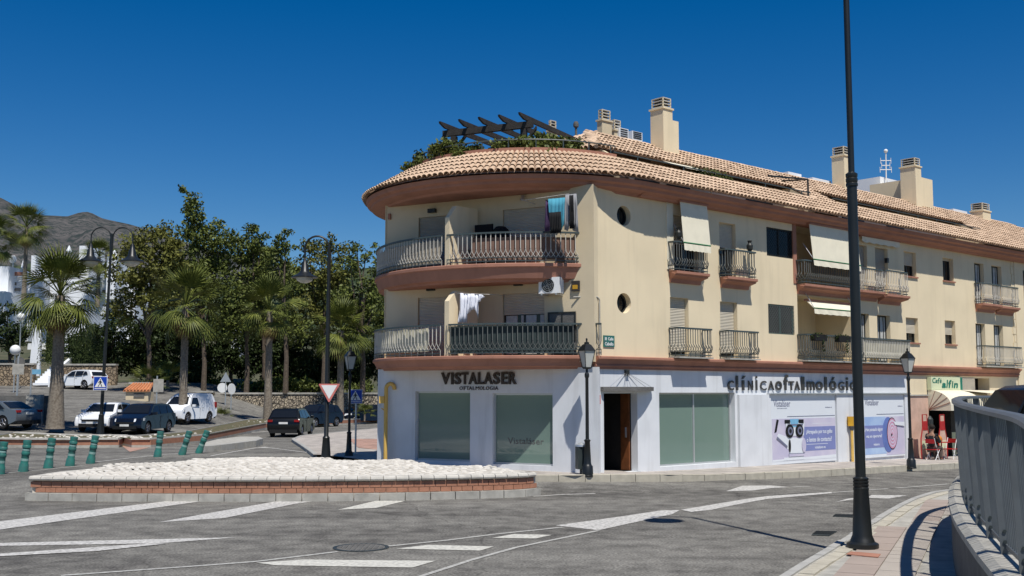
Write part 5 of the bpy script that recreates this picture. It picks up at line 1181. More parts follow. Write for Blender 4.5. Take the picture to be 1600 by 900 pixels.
arm_lamp((pb.x, pb.y, NPZ), 10.4, (-1,), 'tall black lamp post with ringed collar on the near pavement at the right', [(.245, 0), (.245, .07), (.19, .10), (.175, .14), (.150, .20), (.115, .88), (.12, .90), (.12, .93), (.108, .94), (.12, .96), (.12, .985), (.108, .99), (.12, 1.01), (.12, 1.035), (.108, 1.04), (.12, 1.06), (.12, 1.08), (.08, 1.10), (.080, 5.72), (.095, 5.73), (.095, 5.77), (.085, 5.78), (.095, 5.81), (.095, 5.85), (.085, 5.86), (.095, 5.89), (.095, 5.93), (.05, 5.96), (.048, 9.98)], rr=.42)
pb2 = at(509, 727, 37.6); tl = arm_lamp((pb2.x, pb2.y, .05), 7.9, (-1,), 'black street lamp with one curved arm carrying a triangular yield sign', [(.20, 0), (.18, .10), (.12, .9), (.13, .93), (.08, 1.0), (.075, 4), (.055, 7.5)], rr=.42, s=1.15)
pb3 = at(157, 668, 57); arm_lamp((pb3.x, pb3.y, .30), 10.9, (-1, 1), 'black street lamp with two curved arms standing on the planted median at the left', [(.22, 0), (.20, .10), (.13, 1.0), (.14, 1.05), (.09, 1.1), (.08, 5), (.06, 10.55)], rr=.52, s=1.6, lean=(.25, 0))
# ================================================================ signs
def local_disc(pts, y, th, name, m, t):
    return MB().prism([(x, y, z) for x, z in pts], (0, th, 0)).build(name, m, t, local=True)
def walker(t, c, s, y):
    for nm, pl in (('white_triangle', [(-.42, -.30), (.42, -.30), (0, .42)]),): local_disc([(c[0]+x*s, c[1]+z*s) for x, z in pl], y, -.004, nm, 'white_paint', t)
    mb = MB()
    def pr(pl): mb.prism([(c[0]+x*s, y-.005, c[1]+z*s) for x, z in pl], (0, -.004, 0))
    pr([(.0+.05*math.cos(k*PI/4), .24+.05*math.sin(k*PI/4)) for k in range(8)]); pr([(-.05, .17), (.05, .17), (.06, -.02), (-.05, -.02)]); pr([(-.05, -.02), (.0, -.02), (-.12, -.27), (-.18, -.27)]); pr([(0, -.02), (.06, -.02), (.16, -.27), (.10, -.27)]); pr([(-.05, .16), (-.16, .02), (-.13, -.01), (-.03, .1)]); pr([(.05, .16), (.16, .04), (.13, .01), (.04, .08)])
    mb.build('walking_figure', 'sign_black', t, local=True)
def crossing_sign(p, label, zc, s, pole=None, rz=0):
    t = thing('crossing_sign', label, 'road sign', p, rz=rz, group='blue pedestrian crossing signs')
    h = s/2; MB().box((0, 0, zc), (s, .02, s)).build('sign_board', 'white_paint', t, local=True); MB().box((0, -.014, zc), (s*.92, .008, s*.92)).build('blue_face', 'sign_blue', t, local=True)
    walker(t, (0, zc+.02*s), s*.95, -.02); MB().box((0, -.022, zc-.37*s), (s*.8, .004, .05*s)).build('stripe', 'white_paint', t, local=True)
    if pole: mb = MB(); mb.tube([(.03, .045, 0), (.03, .045, zc)], .035, 8); mb.build('pole', 'alu', t, local=True)
    return t
p = at(554, 706, 40.5); crossing_sign((p.x, p.y, .12), 'blue pedestrian crossing sign on a thin grey pole beside the lantern post', 2.25, .52, pole=1, rz=.1)
p = at(159, 630, 56.6); crossing_sign((p.x-.05, p.y-.15, 1.0), 'blue pedestrian crossing sign fixed low on the two-armed street lamp', 1.98, .72)
t = thing('yield_sign', 'white triangular yield sign with red border fixed to the one-armed street lamp', 'road sign', (pb2.x+.1, pb2.y-.14, 1.9))
local_disc([(-.34, .92), (.34, .92), (.36, .89), (.02, .30), (-.02, .30), (-.36, .89)], 0, .015, 'red_border', 'sign_pink', t); local_disc([(-.275, .872), (.275, .872), (0, .40)], -.005, .004, 'white_face', 'white_paint', t)
t = thing('sign_board', 'blank grey rectangular sign back on a pole in the planted median', 'road sign', (*at(243, 664, 66).xy, .3)); MB().box((.1, 0, 2.62), (.62, .03, .78)).build('board', 'concrete', t, local=True); mb = MB(); mb.tube([(0, .04, 0), (0, .04, 3.2)], .045, 6); mb.build('pole', 'alu', t, local=True)
c = at(351, 655, 84); g0 = .1
t = thing('road_sign', 'grey back of a triangular sign above a round one, by the stone wall', 'road sign', (c.x, c.y, g0)); local_disc([(-.42, 3.2), (.42, 3.2), (0, 3.95)], 0, .03, 'triangle_plate', 'alu', t); local_disc([(-.25+.38*math.cos(k*PI/8), 2.75+.38*math.sin(k*PI/8)) for k in range(16)], .03, .03, 'round_plate', 'white_paint', t); mb = MB(); mb.tube([(0, .05, 0), (0, .05, 3.9)], .05, 6); mb.build('pole', 'alu', t, local=True)
c = at(361, 657, 82); t = thing('road_sign', 'narrow round road sign seen nearly edge-on beside the triangular one', 'road sign', (c.x, c.y, g0), rz=1.1); local_disc([(.42*math.cos(k*PI/8), 2.65+.42*math.sin(k*PI/8)) for k in range(16)], 0, .03, 'round_plate', 'white_paint', t); mb = MB(); mb.tube([(0, .05, 0), (0, .05, 3.0)], .05, 6); mb.build('pole', 'alu', t, local=True)
c = at(25, 640, 62); t = thing('road_sign', 'grey back of a square and round sign at the far left above the parked car', 'road sign', (c.x, c.y, gz(c.x, c.y))); MB().box((.03, 0, 2.95), (.66, .03, .6)).build('square_plate', 'concrete', t, local=True); local_disc([(.08+.3*math.cos(k*PI/8), 3.35+.3*math.sin(k*PI/8)) for k in range(16)], .035, .02, 'round_plate', 'concrete_side', t); mb = MB(); mb.tube([(0, .05, 0), (0, .05, 3.7)], .06, 6); mb.build('pole', 'alu', t, local=True)
c = at(46, 640, 63); t = thing('name_sign', 'small pale blue street name plate on a thin pole at the far left', 'road sign', (c.x, c.y, gz(c.x, c.y))); MB().box((.32, 0, 2.75), (.5, .03, .28)).build('name_plate', 'cyan_print', t, local=True); mb = MB(); mb.tube([(0, .05, 0), (0, .05, 3.0)], .05, 6); mb.build('pole', 'alu', t, local=True)
for u, v, d, r, lab, hh in ((33, 495, 88, .32, 'white globe lamp on a tall thin pole by the white steps', 4.2), (24, 547, 84, .40, 'larger white globe lamp in front of the left stone wall', 3.4)):
    p = at(u, v, d); g0 = gz(p.x, p.y); t = thing('globe_lamp', lab, 'street lamp', (p.x, p.y, g0)); MB().ball((0, 0, p.z-g0), r, 10).build('globe', 'white_paint', t, local=True, smooth=True); mb = MB(); mb.tube([(0, 0, 0), (0, 0, p.z-g0-r*.9)], .05, 6); mb.build('pole', 'alu', t, local=True)
# litter bin
p = at(908, 728, 30.6); t = thing('litter_bin', 'dark litter bin with steel lid against the white wall beside the lantern post', 'litter bin', (p.x, p.y, .25)); MB().box((0, 0, .47), (.26, .24, .62), rz=.3).build('body', 'dark_metal', t, local=True); MB().lathe((0, 0, .78), [(.17, 0), (.16, .05), (.05, .10), (.02, .12)], 12).build('lid', 'alu', t, local=True, smooth=True); mb = MB(); mb.tube([(0, 0, 0), (0, 0, .2)], .04, 6); mb.build('stand', 'dark_metal', t, local=True)
# ================================================================ green flexible bollards
def bollard(u, vb, lean, label, d=None):
    p = G(u, vb); t = thing('bollard', label, 'bollard', (p.x, p.y, p.z), group='green flexible bollards'); t.rotation_euler = (0, lean, 0); WM[t.name] = Matrix.Translation(p) @ Matrix.Rotation(lean, 4, 'Y')
    MB().lathe((0, 0, 0), [(.155, 0), (.15, .03), (.135, .22), (.115, .26), (.11, .50), (.125, .52), (.125, .60), (.11, .62), (.11, .72), (.13, .74), (.13, .80), (.115, .82), (.125, .93), (.12, .96), (.02, .97)], 14).build('body', 'green_plastic', t, local=True, smooth=True)
    MB().lathe((0, 0, 0), [(.113, .33), (.115, .335), (.115, .40), (.113, .405)], 14).build('band', 'green_band', t, local=True)
    MB().lathe((0, 0, 0), [(.113, .645), (.115, .65), (.115, .69), (.113, .695)], 14).build('band', 'green_band', t, local=True); return t
names = ['cut by the left edge of the picture', 'second from the left, next to the edge', 'third from the left', 'fourth from the left', 'rightmost of the left row of five']
for (u, v, ln), nm in zip(((-1, 741, .10), (36, 737, .11), (75, 731.5, .10), (109, 728, .12), (141, 724.5, .16)), names): bollard(u, v, ln, 'green plastic bollard in the left row, '+nm)
for u, v, ln, nm in ((246, 714, .10, 'upright green bollard, left one of the three by the concrete kerb'), (284, 711, .30, 'tilted green bollard between the upright one and the kerb tip'), (310, 708.5, .36, 'most tilted green bollard, touching the tip of the concrete kerb')): bollard(u, v, ln, nm)
t = thing('concrete_kerb', 'long low concrete kerb island between the lanes behind the brick island', 'kerb', G(320, 706))
P_ = [G(*q) for q in ((320, 706.5), (335, 705.5), (370, 702), (400, 698.5), (411, 695), (404, 691.5), (375, 691.5), (340, 696), (318, 701))]
path = [Vector(q[:2]) for q in P_]; MB().prism([Vector((q.x, q.y, .0)) for q in P_], (0, 0, .30)).build('kerb_body', 'concrete', t)
kerbstones(t, path[:5], .62, .15, lambda x, y: .33, lambda x, y: 0, 'kerb_grey', side=1)
# ================================================================ medians
def median(name, label, pts, back, h, gap=None):
    t = thing(name, label, 'planter', G(*pts[0])); F_ = [G(*p) for p in pts]; Bk = [Vector((p.x+back[0], p.y+back[1], gz(p.x+back[0], p.y+back[1]))) for p in F_]
    lo = [Vector((q.x, q.y, -.2)) for q in F_+Bk[::-1]]
    def ringp(o, z0, z1, m, nm):
        c = sum((q for q in lo), Vector())/len(lo); n_ = len(F_)
        rings = [[Vector((a.x, a.y, gz(a.x, a.y)+z0)), Vector((a.x, a.y, gz(a.x, a.y)+z1)), Vector((b_.x, b_.y, gz(b_.x, b_.y)+z1)), Vector((b_.x, b_.y, gz(b_.x, b_.y)+z0))] for a, b_ in zip(F_, Bk)]
        o_ = MB().sweep([[q+(Vector((0, 0, 0))) for q in r] for r in rings]).build(nm, m, t); return o_
    ringp(0, -.3, .12, 'concrete', 'plinth'); ringp(0, .12, h-.06, 'brick_face', 'brick_course')
    for e, (A_, dy) in enumerate(((F_, 0), (Bk, -.30))):
        rings = [[Vector((a.x-.02, a.y-.07+dy, gz(a.x, a.y)+h-.055)), Vector((a.x-.02, a.y-.07+dy, gz(a.x, a.y)+h+.02)), Vector((a.x-.02, a.y+.30+dy, gz(a.x, a.y)+h+.02)), Vector((a.x-.02, a.y+.30+dy, gz(a.x, a.y)+h-.055))] for a in A_]
        MB().sweep(rings).build('coping', 'concrete_pale', t)
    rings = [[Vector((a.x, a.y+.31, gz(a.x, a.y)+h-.055)), Vector((a.x, a.y+.31, gz(a.x, a.y)+h-.03)), Vector((b_.x, b_.y-.38, gz(b_.x, b_.y)+h-.03)), Vector((b_.x, b_.y-.38, gz(b_.x, b_.y)+h-.055))] for a, b_ in zip(F_, Bk)]
    MB().sweep(rings).build('soil_bed', 'soil', t)
    mb = MB()
    for k in range(90):
        i = random.randrange(len(F_)-1); f = random.random(); a = F_[i].lerp(F_[i+1], f); b_ = Bk[i].lerp(Bk[i+1], f); q = a.lerp(b_, random.uniform(.15, .85)); r_ = random.uniform(.05, .10)
        mb.lathe((q.x, q.y, gz(q.x, q.y)+h-.05), [(r_, 0), (r_*.8, r_*.6), (r_*.3, r_*.9)], 6)
    mb.build('pebbles', 'cobble', t, kind='stuff'); return t
median('median_planter', 'dark brick planter kerb of the median at the far left under the palm', [(-60, 704), (0, 699), (56, 692), (110, 688), (160, 685), (186, 683)], (-.6, 3.0), .42)
median('median_planter', 'long low brick median with pale coping, running right behind the black car', [(206, 681), (236, 678.5), (320, 673.5), (415, 671), (500, 666), (591, 661), (640, 657)], (-1.6, 2.6), .42)
# ================================================================ cars
def yo(W, z): return W/2 - max(0, z-.98)*.36 - max(0, .45-z)*.15
def arch(x, r, z0, n=7): return [(x+r*math.cos(a), .33+r*math.sin(a)) for a in np.linspace(-.25, PI+.25, n)]
CARS = {
 'suv': dict(L=4.35, W=1.84, wx=(1.32, -1.30), top=[(-2.12, .42), (-2.16, .72), (-2.10, .98), (-1.98, 1.08), (-1.72, 1.50), (-1.60, 1.56), (-.9, 1.61), (-.1, 1.60), (.35, 1.54), (1.05, 1.06), (1.75, .96), (2.05, .84), (2.16, .62), (2.14, .34)],
   side=[[(-1.75, 1.10), (-1.55, 1.45), (-1.22, 1.50), (-1.10, 1.07)], [(-1.03, 1.06), (-1.14, 1.50), (-.25, 1.52), (-.22, 1.04)], [(-.15, 1.04), (-.17, 1.52), (.30, 1.46), (.86, 1.06)]], ws=((.99, 1.09), (.40, 1.51)), rs=((-2.0, 1.09), (-1.74, 1.48))),
 'sedan': dict(L=4.6, W=1.82, wx=(1.38, -1.38), top=[(-2.26, .42), (-2.30, .70), (-2.24, .96), (-1.75, 1.04), (-1.05, 1.40), (-.5, 1.45), (.1, 1.43), (.45, 1.36), (1.05, .98), (1.9, .86), (2.2, .74), (2.28, .55), (2.26, .34)],
   side=[[(-1.45, 1.04), (-1.02, 1.31), (-.70, 1.36), (-.66, 1.01)], [(-.6, 1.0), (-.62, 1.37), (.0, 1.37), (.03, .98)], [(.10, .98), (.08, 1.37), (.38, 1.31), (.82, .98)]], ws=((1.0, 1.0), (.48, 1.34)), rs=((-1.70, 1.06), (-1.10, 1.37))),
 'hatch': dict(L=4.2, W=1.78, wx=(1.28, -1.25), top=[(-2.0, .40), (-2.07, .70), (-2.02, .98), (-1.72, 1.36), (-1.55, 1.46), (-.8, 1.52), (-.1, 1.50), (.3, 1.44), (1.0, 1.0), (1.7, .86), (2.02, .72), (2.1, .5), (2.08, .32)],
   side=[[(-1.55, 1.12), (-1.35, 1.36), (-1.12, 1.39), (-1.02, 1.07)], [(-.95, 1.06), (-1.05, 1.41), (-.22, 1.42), (-.2, 1.02)], [(-.12, 1.02), (-.14, 1.42), (.27, 1.37), (.80, 1.0)]], ws=((.95, 1.03), (.35, 1.41)), rs=((-1.98, 1.03), (-1.73, 1.33))),
 'van': dict(L=4.3, W=1.82, wx=(1.35, -1.25), top=[(-2.1, .40), (-2.15, .8), (-2.10, 1.5), (-2.0, 1.78), (-1.8, 1.83), (0, 1.85), (.35, 1.80), (.75, 1.55), (1.15, 1.12), (1.85, .98), (2.1, .80), (2.15, .5), (2.12, .32)],
   side=[[(.0, 1.06), (-.02, 1.56), (.55, 1.56), (.98, 1.08)]], ws=((1.10, 1.14), (.66, 1.60)), rs=((-2.12, 1.2), (-2.05, 1.6))),
}
def car(kind, p, hd, paint, label, cat='car', group=None):
    c = CARS[kind]; W = c['W']; t = thing('parked_car' if kind != 'van' else 'parked_van', label, cat, p, rz=hd, group=group)
    xf, xr = c['wx']; bot = .24
    ol = list(c['top']) + [(xf+.42, bot)] + [(xf+.40*math.cos(a), .33+.40*math.sin(a)) for a in np.linspace(-.2, PI+.2, 9)] + [(xf-.42, bot), (xr+.42, bot)] + [(xr+.40*math.cos(a), .33+.40*math.sin(a)) for a in np.linspace(-.2, PI+.2, 9)] + [(xr-.42, bot)]
    mx = sum(x for x, z in ol)/len(ol)
    def ring(k, ins, sh):
        out = []
        for x, z in ol: out.append((x*(1-sh), k*(yo(W, z)-ins), z-(z-.8)*sh*1.2))
        return out
    mb = MB(); mb.sweep([ring(-1, 0, .012), ring(-1, .035, .003), ring(-1, .12, 0), ring(1, .12, 0), ring(1, .035, .003), ring(1, 0, .012)]); mb.build('body', paint, t, local=True, smooth=True)
    MB().box((0, 0, .40), (c['L']*.80, W-.34, .34)).build('underbody', 'trim_black', t, local=True)
    for sg in (-1, 1):
        for pl in c['side']:
            P3 = [(x, sg*(yo(W, z)-.004), z) for x, z in pl]; MB().prism(P3, (0, sg*.012, 0)).build('side_window', 'glass_dark', t, local=True)
    for nm, key, sg in (('windscreen', 'ws', 1), ('rear_window', 'rs', -1)):
        (x0, z0), (x1, z1) = c[key]; n_ = Vector((abs(z1-z0), 0, abs(x1-x0)*1)).normalized()*.02; n_.x *= sg
        y0, y1 = yo(W, z0)-.14, yo(W, z1)-.14; MB().prism([(x0, -y0, z0), (x0, y0, z0), (x1, y1, z1), (x1, -y1, z1)], tuple(n_*1.6)).build(nm, 'glass_dark', t, local=True)
    for x in (xf, xr):
        for sg in (-1, 1):
            vs = []; prof = [(.20, -.09), (.31, -.10), (.335, -.07), (.335, .07), (.31, .10), (.20, .09)]
            w_ = MB(); n = 18; yc = sg*(W/2-.12)
            w_.sweep([[Vector((x+r*math.cos(2*PI*k/n), yc+y, .335+r*math.sin(2*PI*k/n))) for r, y in prof] for k in range(n)]+[[Vector((x+r, yc+y, .335)) for r, y in prof]], caps=False); wo_ = w_.build('wheel', 'tyre', t, local=True)
            mb = MB(); yy = yc+sg*.085
            for k in range(5): a = 2*PI*k/5; mb.tube([(x, yy, .335), (x+.2*math.cos(a), yy, .335+.2*math.sin(a))], .03, 4)
            mb.tube([(x+.205*math.cos(2*PI*k/16), yy, .335+.205*math.sin(2*PI*k/16)) for k in range(17)], .018, 4); mb.tube([(x, yy-.02, .335), (x, yy+.02, .335)], .05, 8); mb.build('rim', 'rim', wo_, local=True)
            mb = MB(); mb.tube([(x, yc-.03, .335), (x, yc+.03*1, .335)], .2, 14); mb.build('brake_disc', 'trim_black', wo_, local=True)
    xe = c['top'][-2][0]; xb = c['top'][1][0]
    for sg in (-1, 1):
        MB().hexa([Vector(q) for q in ((xe-.05, sg*.52, .66), (xe-.42, sg*(W/2+.004), .72), (xe-.44, sg*(W/2+.004), .86), (xe-.14, sg*.52, .82), (xe+.02, sg*.50, .66), (xe-.25, sg*(W/2+.012), .72), (xe-.28, sg*(W/2+.012), .86), (xe-.06, sg*.50, .82))]).build('headlight', 'lamp_clear', t, local=True)
        MB().box((xb+.06, sg*(W/2-.17), .92 if kind != 'van' else 1.1), (.14, .28, .12 if kind != 'van' else .35)).build('tail_light', 'lamp_red', t, local=True)
        m_ = MB().box((c['side'][-1][-1][0]-.12, sg*(W/2+.10), 1.08), (.12, .20, .14)).build('mirror', paint, t, local=True)
    MB().box((xe+.01, 0, .60), (.06, 1.0, .10)).build('grille', 'trim_black', t, local=True); MB().box((xe-.0, 0, .36), (.10, 1.3, .16)).build('lower_grille', 'trim_black', t, local=True); MB().box((xb, 0, .34), (.10, W-.3, .20)).build('rear_bumper', 'trim_black', t, local=True)
    MB().box((xe+.045, 0, .48), (.03, .50, .11)).build('number_plate', 'plate', t, local=True); MB().box((xb-.015, 0, .80), (.03, .50, .11)).build('number_plate', 'plate', t, local=True)
    mb = MB()
    for sg in (-1, 1):
        for x in (c['side'][-1][0][0]-.04, c['side'][0][-1][0]-.05 if kind != 'van' else -1.2):
            for k in range(4): z = .36+.17*k; mb.box((x, sg*(yo(W, z)-.001), z), (.014, .012, .17))
        mb.box((-.35, sg*(W/2+.006), .92), (.16, .02, .03))
    mb.build('door_gaps', 'trim_black', t, local=True, kind='stuff')
    return t
def cpos(u, vb): p = G(u, vb); return (p.x, p.y, gz(p.x, p.y))
def cd(u, d): p = at(u, 500, d); return (p.x, p.y, gz(p.x, p.y))
DN = -PI/2
car('suv', cd(459, 63.5), PI/2-.02, 'car_black', 'black sport utility car driving away on the road behind the brick island')
car('hatch', cd(171, 59.8), DN+.0, 'car_white', 'white hatchback facing the camera behind the left median, next to the lamp post')
car('suv', cd(229, 60.0), DN-.12, 'car_navy', 'dark navy car facing the camera between the white hatchback and the white van')
car('van', cd(296, 69), DN-.25, 'car_white', 'small white delivery van behind the palm trunk', 'van')
car('sedan', cd(0, 58.5), PI-.35, 'car_grey', 'grey sedan cut by the left edge of the picture')
car('hatch', cd(131, 88.5), PI-.45, 'car_white', 'white hatchback parked up the side street below the hedge')
car('suv', cd(497, 80), DN-.45, 'car_navy', 'dark blue car facing the camera behind the yield sign post')
car('hatch', cd(568, 88), DN-.8, 'car_navy', 'dark blue car half hidden by the left end of the building')
car('hatch', cd(538, 93), DN-.6, 'car_white', 'pale car behind the lantern post, only its front showing')
cr_ = car('suv', (10.2, 17.9, .9), -.05, 'car_black', 'dark car on the raised road behind the steel railing at the right edge'); cr_.scale = (1.12, 1.12, 1.12)
# ================================================================ palms
def frond_mesh(seed, R=1.05, pet=.95, n=22, droop=.45):
    r = random.Random(seed); V = []; F = []
    def q(a, b, c, d): k = len(V); V.extend([a, b, c, d]); F.append((k, k+1, k+2, k+3))
    prev = Vector((0, 0, 0)); w = .035
    for i in range(1, 4):
        t_ = i/3; c = Vector((pet*t_, 0, .10*math.sin(t_*2))); q(prev+Vector((0, -w, 0)), prev+Vector((0, w, 0)), c+Vector((0, w*.8, 0)), c+Vector((0, -w*.8, 0))); prev = c
    base = prev
    for i in range(n):
        a = math.radians(-82+164*i/(n-1)); L_ = R*(.72+.28*math.cos(a))*r.uniform(.88, 1.08); d = Vector((math.cos(a), math.sin(a), 0)); sd_ = Vector((-d.y, d.x, 0)); fold = .05*(1 if i % 2 else -1)
        def pt(f, side): return base+d*L_*f+sd_*side*(.052*(1-f)*min(1, f*4+.1)*R)+Vector((0, 0, -droop*f**2.2*(1+.3*abs(math.sin(a)))+fold*(1-f)*f*2-abs(side)*.01))
        for f0, f1 in ((0, .45), (.45, .78), (.78, 1.0)): q(pt(f0, -1), pt(f0, 1), pt(f1, 1), pt(f1, -1))
    me = bpy.data.meshes.new('frond'); me.from_pydata(V, [], F); return me
FM = [frond_mesh(i, droop=d) for i, d in enumerate((.10, .25, .45))]; DM = [frond_mesh(9, R=.9, pet=.5, droop=.5)]
for m_ in FM: m_.materials.append(M['palm_leaf'])
for m_ in DM: m_.materials.append(M['dead_frond'])
def palm(p, H, R, label, rb=.36, rt=.20, nf=40, seed=0, skirt=12, green=1):
    r = random.Random(seed); t = thing('palm_tree', label, 'palm tree', p, group='fan palms along the median')
    prof = []; n = 22
    for k in range(n+1): f = k/n; rr_ = rt+(rb-rt)*(1-f)**2.5; prof += [(rr_*1.04, H*f), (rr_*.96, H*f+H/n*.7)] if k < n else [(rr_, H)]
    MB().lathe((0, 0, 0), prof, 12).build('trunk', 'palm_bark', t, local=True, smooth=True)
    for i in range(nf):
        el = math.radians(80-128*(i/nf)+r.uniform(-12, 12)); az = i*2.39996+r.uniform(-.3, .3)
        me = FM[0 if el > .7 else 1 if el > -.1 else 2]; o = bpy.data.objects.new('frond', me); scn.collection.objects.link(o); o.parent = t
        o.matrix_basis = Matrix.Translation((0, 0, H-.05+.15*math.sin(el))) @ Matrix.Rotation(az, 4, 'Z') @ Matrix.Rotation(-el, 4, 'Y') @ Matrix.Rotation(r.uniform(-.5, .5), 4, 'X') @ Matrix.Scale(R*r.uniform(.88, 1.1), 4)
    for i in range(skirt):
        o = bpy.data.objects.new('dead_frond', DM[0]); scn.collection.objects.link(o); o.parent = t
        o.matrix_basis = Matrix.Translation((0, 0, H-.3-r.uniform(0, .5))) @ Matrix.Rotation(i*2.4, 4, 'Z') @ Matrix.Rotation(math.radians(r.uniform(60, 80)), 4, 'Y') @ Matrix.Scale(R*.8, 4)
    return t
def palm_at(u, vb, vc, d, R, label, **k):
    b_ = at(u, vb, d); c_ = at(u, vc, d); return palm((b_.x, b_.y, b_.z), c_.z-b_.z, R, label, **k)
palm_at(86, 670, 462, 57, 1.42, 'large fan palm at the left in front of the white car, thickest trunk', seed=1, rb=.47, rt=.26, nf=46)
palm_at(285, 662, 478, 68, 1.40, 'fan palm between the white van and the grey sign board', seed=2, rb=.30, rt=.22)
palm_at(418, 658, 486, 76, 1.32, 'fan palm behind the black car, pale straight trunk', seed=3, rb=.33, rt=.22)
palm_at(531, 655, 517, 86, 1.5, 'fan palm partly behind the one-armed street lamp', seed=4, rb=.34, rt=.24)
palm_at(37, 470, 355, 118, 1.5, 'distant fan palm rising above the white house at the far left', seed=5, rb=.28, rt=.2, skirt=16)
palm_at(-14, 480, 378, 110, 1.6, 'distant fan palm cut by the left edge of the picture', seed=6, rb=.28, rt=.2)
palm_at(152, 480, 402, 125, 1.3, 'distant fan palm between the two white chimneys', seed=7, rb=.28, rt=.2)
for u, v, d, s, lab in ((346, 662, 78, .75, 'small young palm in the long median'), (570, 652, 86, .7, 'small dark palm in the median near the building'), (230, 610, 84, 1.25, 'low bushy palm behind the tiled utility hut'), (262, 603, 88, 1.3, 'second low bushy palm behind the median, left of the second palm trunk')):
    b_ = at(u, v, d); t = thing('small_palm', lab, 'palm', b_)
    for i in range(14):
        o = bpy.data.objects.new('frond', FM[1]); scn.collection.objects.link(o); o.parent = t; o.matrix_basis = Matrix.Translation((0, 0, .3*s)) @ Matrix.Rotation(i*2.4, 4, 'Z') @ Matrix.Rotation(-math.radians(75-i*6), 4, 'Y') @ Matrix.Scale(s*.8, 4)
    MB().lathe((0, 0, -.3), [(.12*s, 0), (.10*s, .3+.35*s)], 8).build('trunk', 'palm_bark', t, local=True)
# ================================================================ broadleaf trees
def tree(u, vb, d, blobs, label, m='leaf', lf=.27, dens=1.0, name='broadleaf_tree', cat='tree', sub=.75, cl=1.0, ys=1.0):
    b_ = at(u, vb, d); t = thing(name, label, cat, b_, group='trees behind the stone wall' if cat == 'tree' else None)
    clumps = []; mb = MB(); f = d/1708
    fork = at(u, vb-(vb-blobs[0][1])*.35, d)
    mb.tube([b_-Vector((0, 0, .5)), b_.lerp(fork, .5)+Vector((.08, 0, 0)), fork], [.24*cl, .19*cl, .16*cl], 8)
    for (bu, bv, ru, rv) in blobs:
        yy = random.uniform(-.5, .5)*ru*f*ys; c = at(bu, bv, d+yy); rx, rz2 = ru*f, rv*f; ry = max(rx, rz2)*.8*ys
        if ru > 9: 
            mid = fork.lerp(c, .5)+Vector((random.uniform(-.4, .4), random.uniform(-.3, .3), .2)); mb.tube([fork, mid, c], [.12*cl, .08*cl, .03], 6)
        n = max(3, int(8.0*dens*(rx*rz2+rx*ry+ry*rz2)/(3*sub*sub)))
        for _ in range(n):
            dd = Vector((random.gauss(0, 1), random.gauss(0, 1), random.gauss(0, 1))).normalized()*(random.random()**.4)
            s_ = min(sub*random.uniform(.5, 1.15), max(.35, rx*.8)); clumps.append((c+Vector((dd.x*rx, dd.y*ry, dd.z*rz2)), (s_, s_, s_*.75), int((20+62*s_*s_)*dens)))
    mb.build('trunk', 'bark', t); leafcloud(clumps, lf, 'crown', m, t); return t
tree(232, 600, 84, [(232, 400, 48, 42), (200, 425, 32, 38), (262, 380, 26, 30), (215, 385, 20, 22), (245, 455, 50, 40), (190, 480, 24, 30), (240, 360, 10, 14), (275, 430, 20, 40)], 'olive-toned tree right of the two-armed street lamp', 'leaf_olive')
tree(318, 605, 90, [(318, 400, 42, 48), (300, 355, 24, 32), (345, 370, 24, 28), (300, 318, 12, 24), (287, 294, 6, 10), (330, 450, 52, 50), (290, 440, 28, 50), (303, 335, 14, 20), (355, 500, 30, 40)], 'tallest green tree with a thin spike of leaves at its top', 'leaf')
tree(385, 605, 92, [(385, 415, 42, 42), (396, 375, 18, 24), (374, 385, 14, 18), (380, 480, 45, 45), (410, 372, 10, 14), (396, 357, 5, 8)], 'green tree rising behind the third palm', 'leaf')
tree(446, 605, 90, [(441, 362, 8, 13), (447, 372, 10, 13), (430, 388, 15, 12), (442, 400, 20, 20), (455, 385, 8, 8), (440, 440, 34, 32), (450, 500, 40, 40), (436, 376, 6, 8)], 'loose green tree with sky showing through its top, left of the one-armed lamp', 'leaf', dens=.9)
tree(505, 605, 95, [(500, 388, 24, 14), (482, 384, 14, 11), (517, 376, 12, 9), (540, 393, 17, 13), (500, 430, 42, 42), (530, 425, 28, 28), (490, 490, 45, 45)], 'broad green tree behind the one-armed street lamp', 'leaf_olive', dens=.9)
tree(566, 605, 88, [(557, 388, 13, 13), (572, 400, 14, 9), (548, 420, 18, 20), (585, 390, 8, 12), (588, 420, 12, 12), (580, 460, 26, 34), (560, 500, 40, 40), (540, 470, 26, 30)], 'green tree touching the left end of the building', 'leaf', dens=.9)
tree(412, 605, 99, [(412, 420, 36, 40), (420, 395, 16, 14), (465, 440, 30, 40), (405, 470, 40, 40), (520, 470, 40, 50)], 'green tree far back between the third palm and the one-armed lamp', 'leaf')
tree(600, 600, 100, [(610, 430, 30, 40), (600, 500, 40, 50), (640, 460, 40, 50)], 'green tree mostly hidden behind the building', 'leaf')
tree(180, 600, 96, [(180, 520, 40, 30), (150, 540, 30, 28), (215, 540, 40, 32), (120, 545, 24, 28), (185, 565, 50, 20)], 'dark dense shrubby tree above the white parked car', 'leaf_dark', ys=1)
tree(270, 605, 98, [(260, 530, 50, 40), (310, 540, 40, 45), (230, 560, 40, 30), (290, 580, 50, 22)], 'dark evergreen tree behind the second palm', 'leaf_dark', dens=1.3)
tree(360, 605, 100, [(350, 550, 40, 40), (395, 560, 40, 35), (430, 545, 40, 45), (380, 500, 40, 40)], 'dark evergreen tree behind the round road signs', 'leaf_dark', dens=1.25)
tree(490, 606, 102, [(480, 560, 45, 40), (530, 560, 45, 42), (570, 570, 40, 35), (450, 585, 40, 22), (520, 590, 60, 16)], 'dark evergreen tree behind the yield sign', 'leaf_dark', dens=1.25)
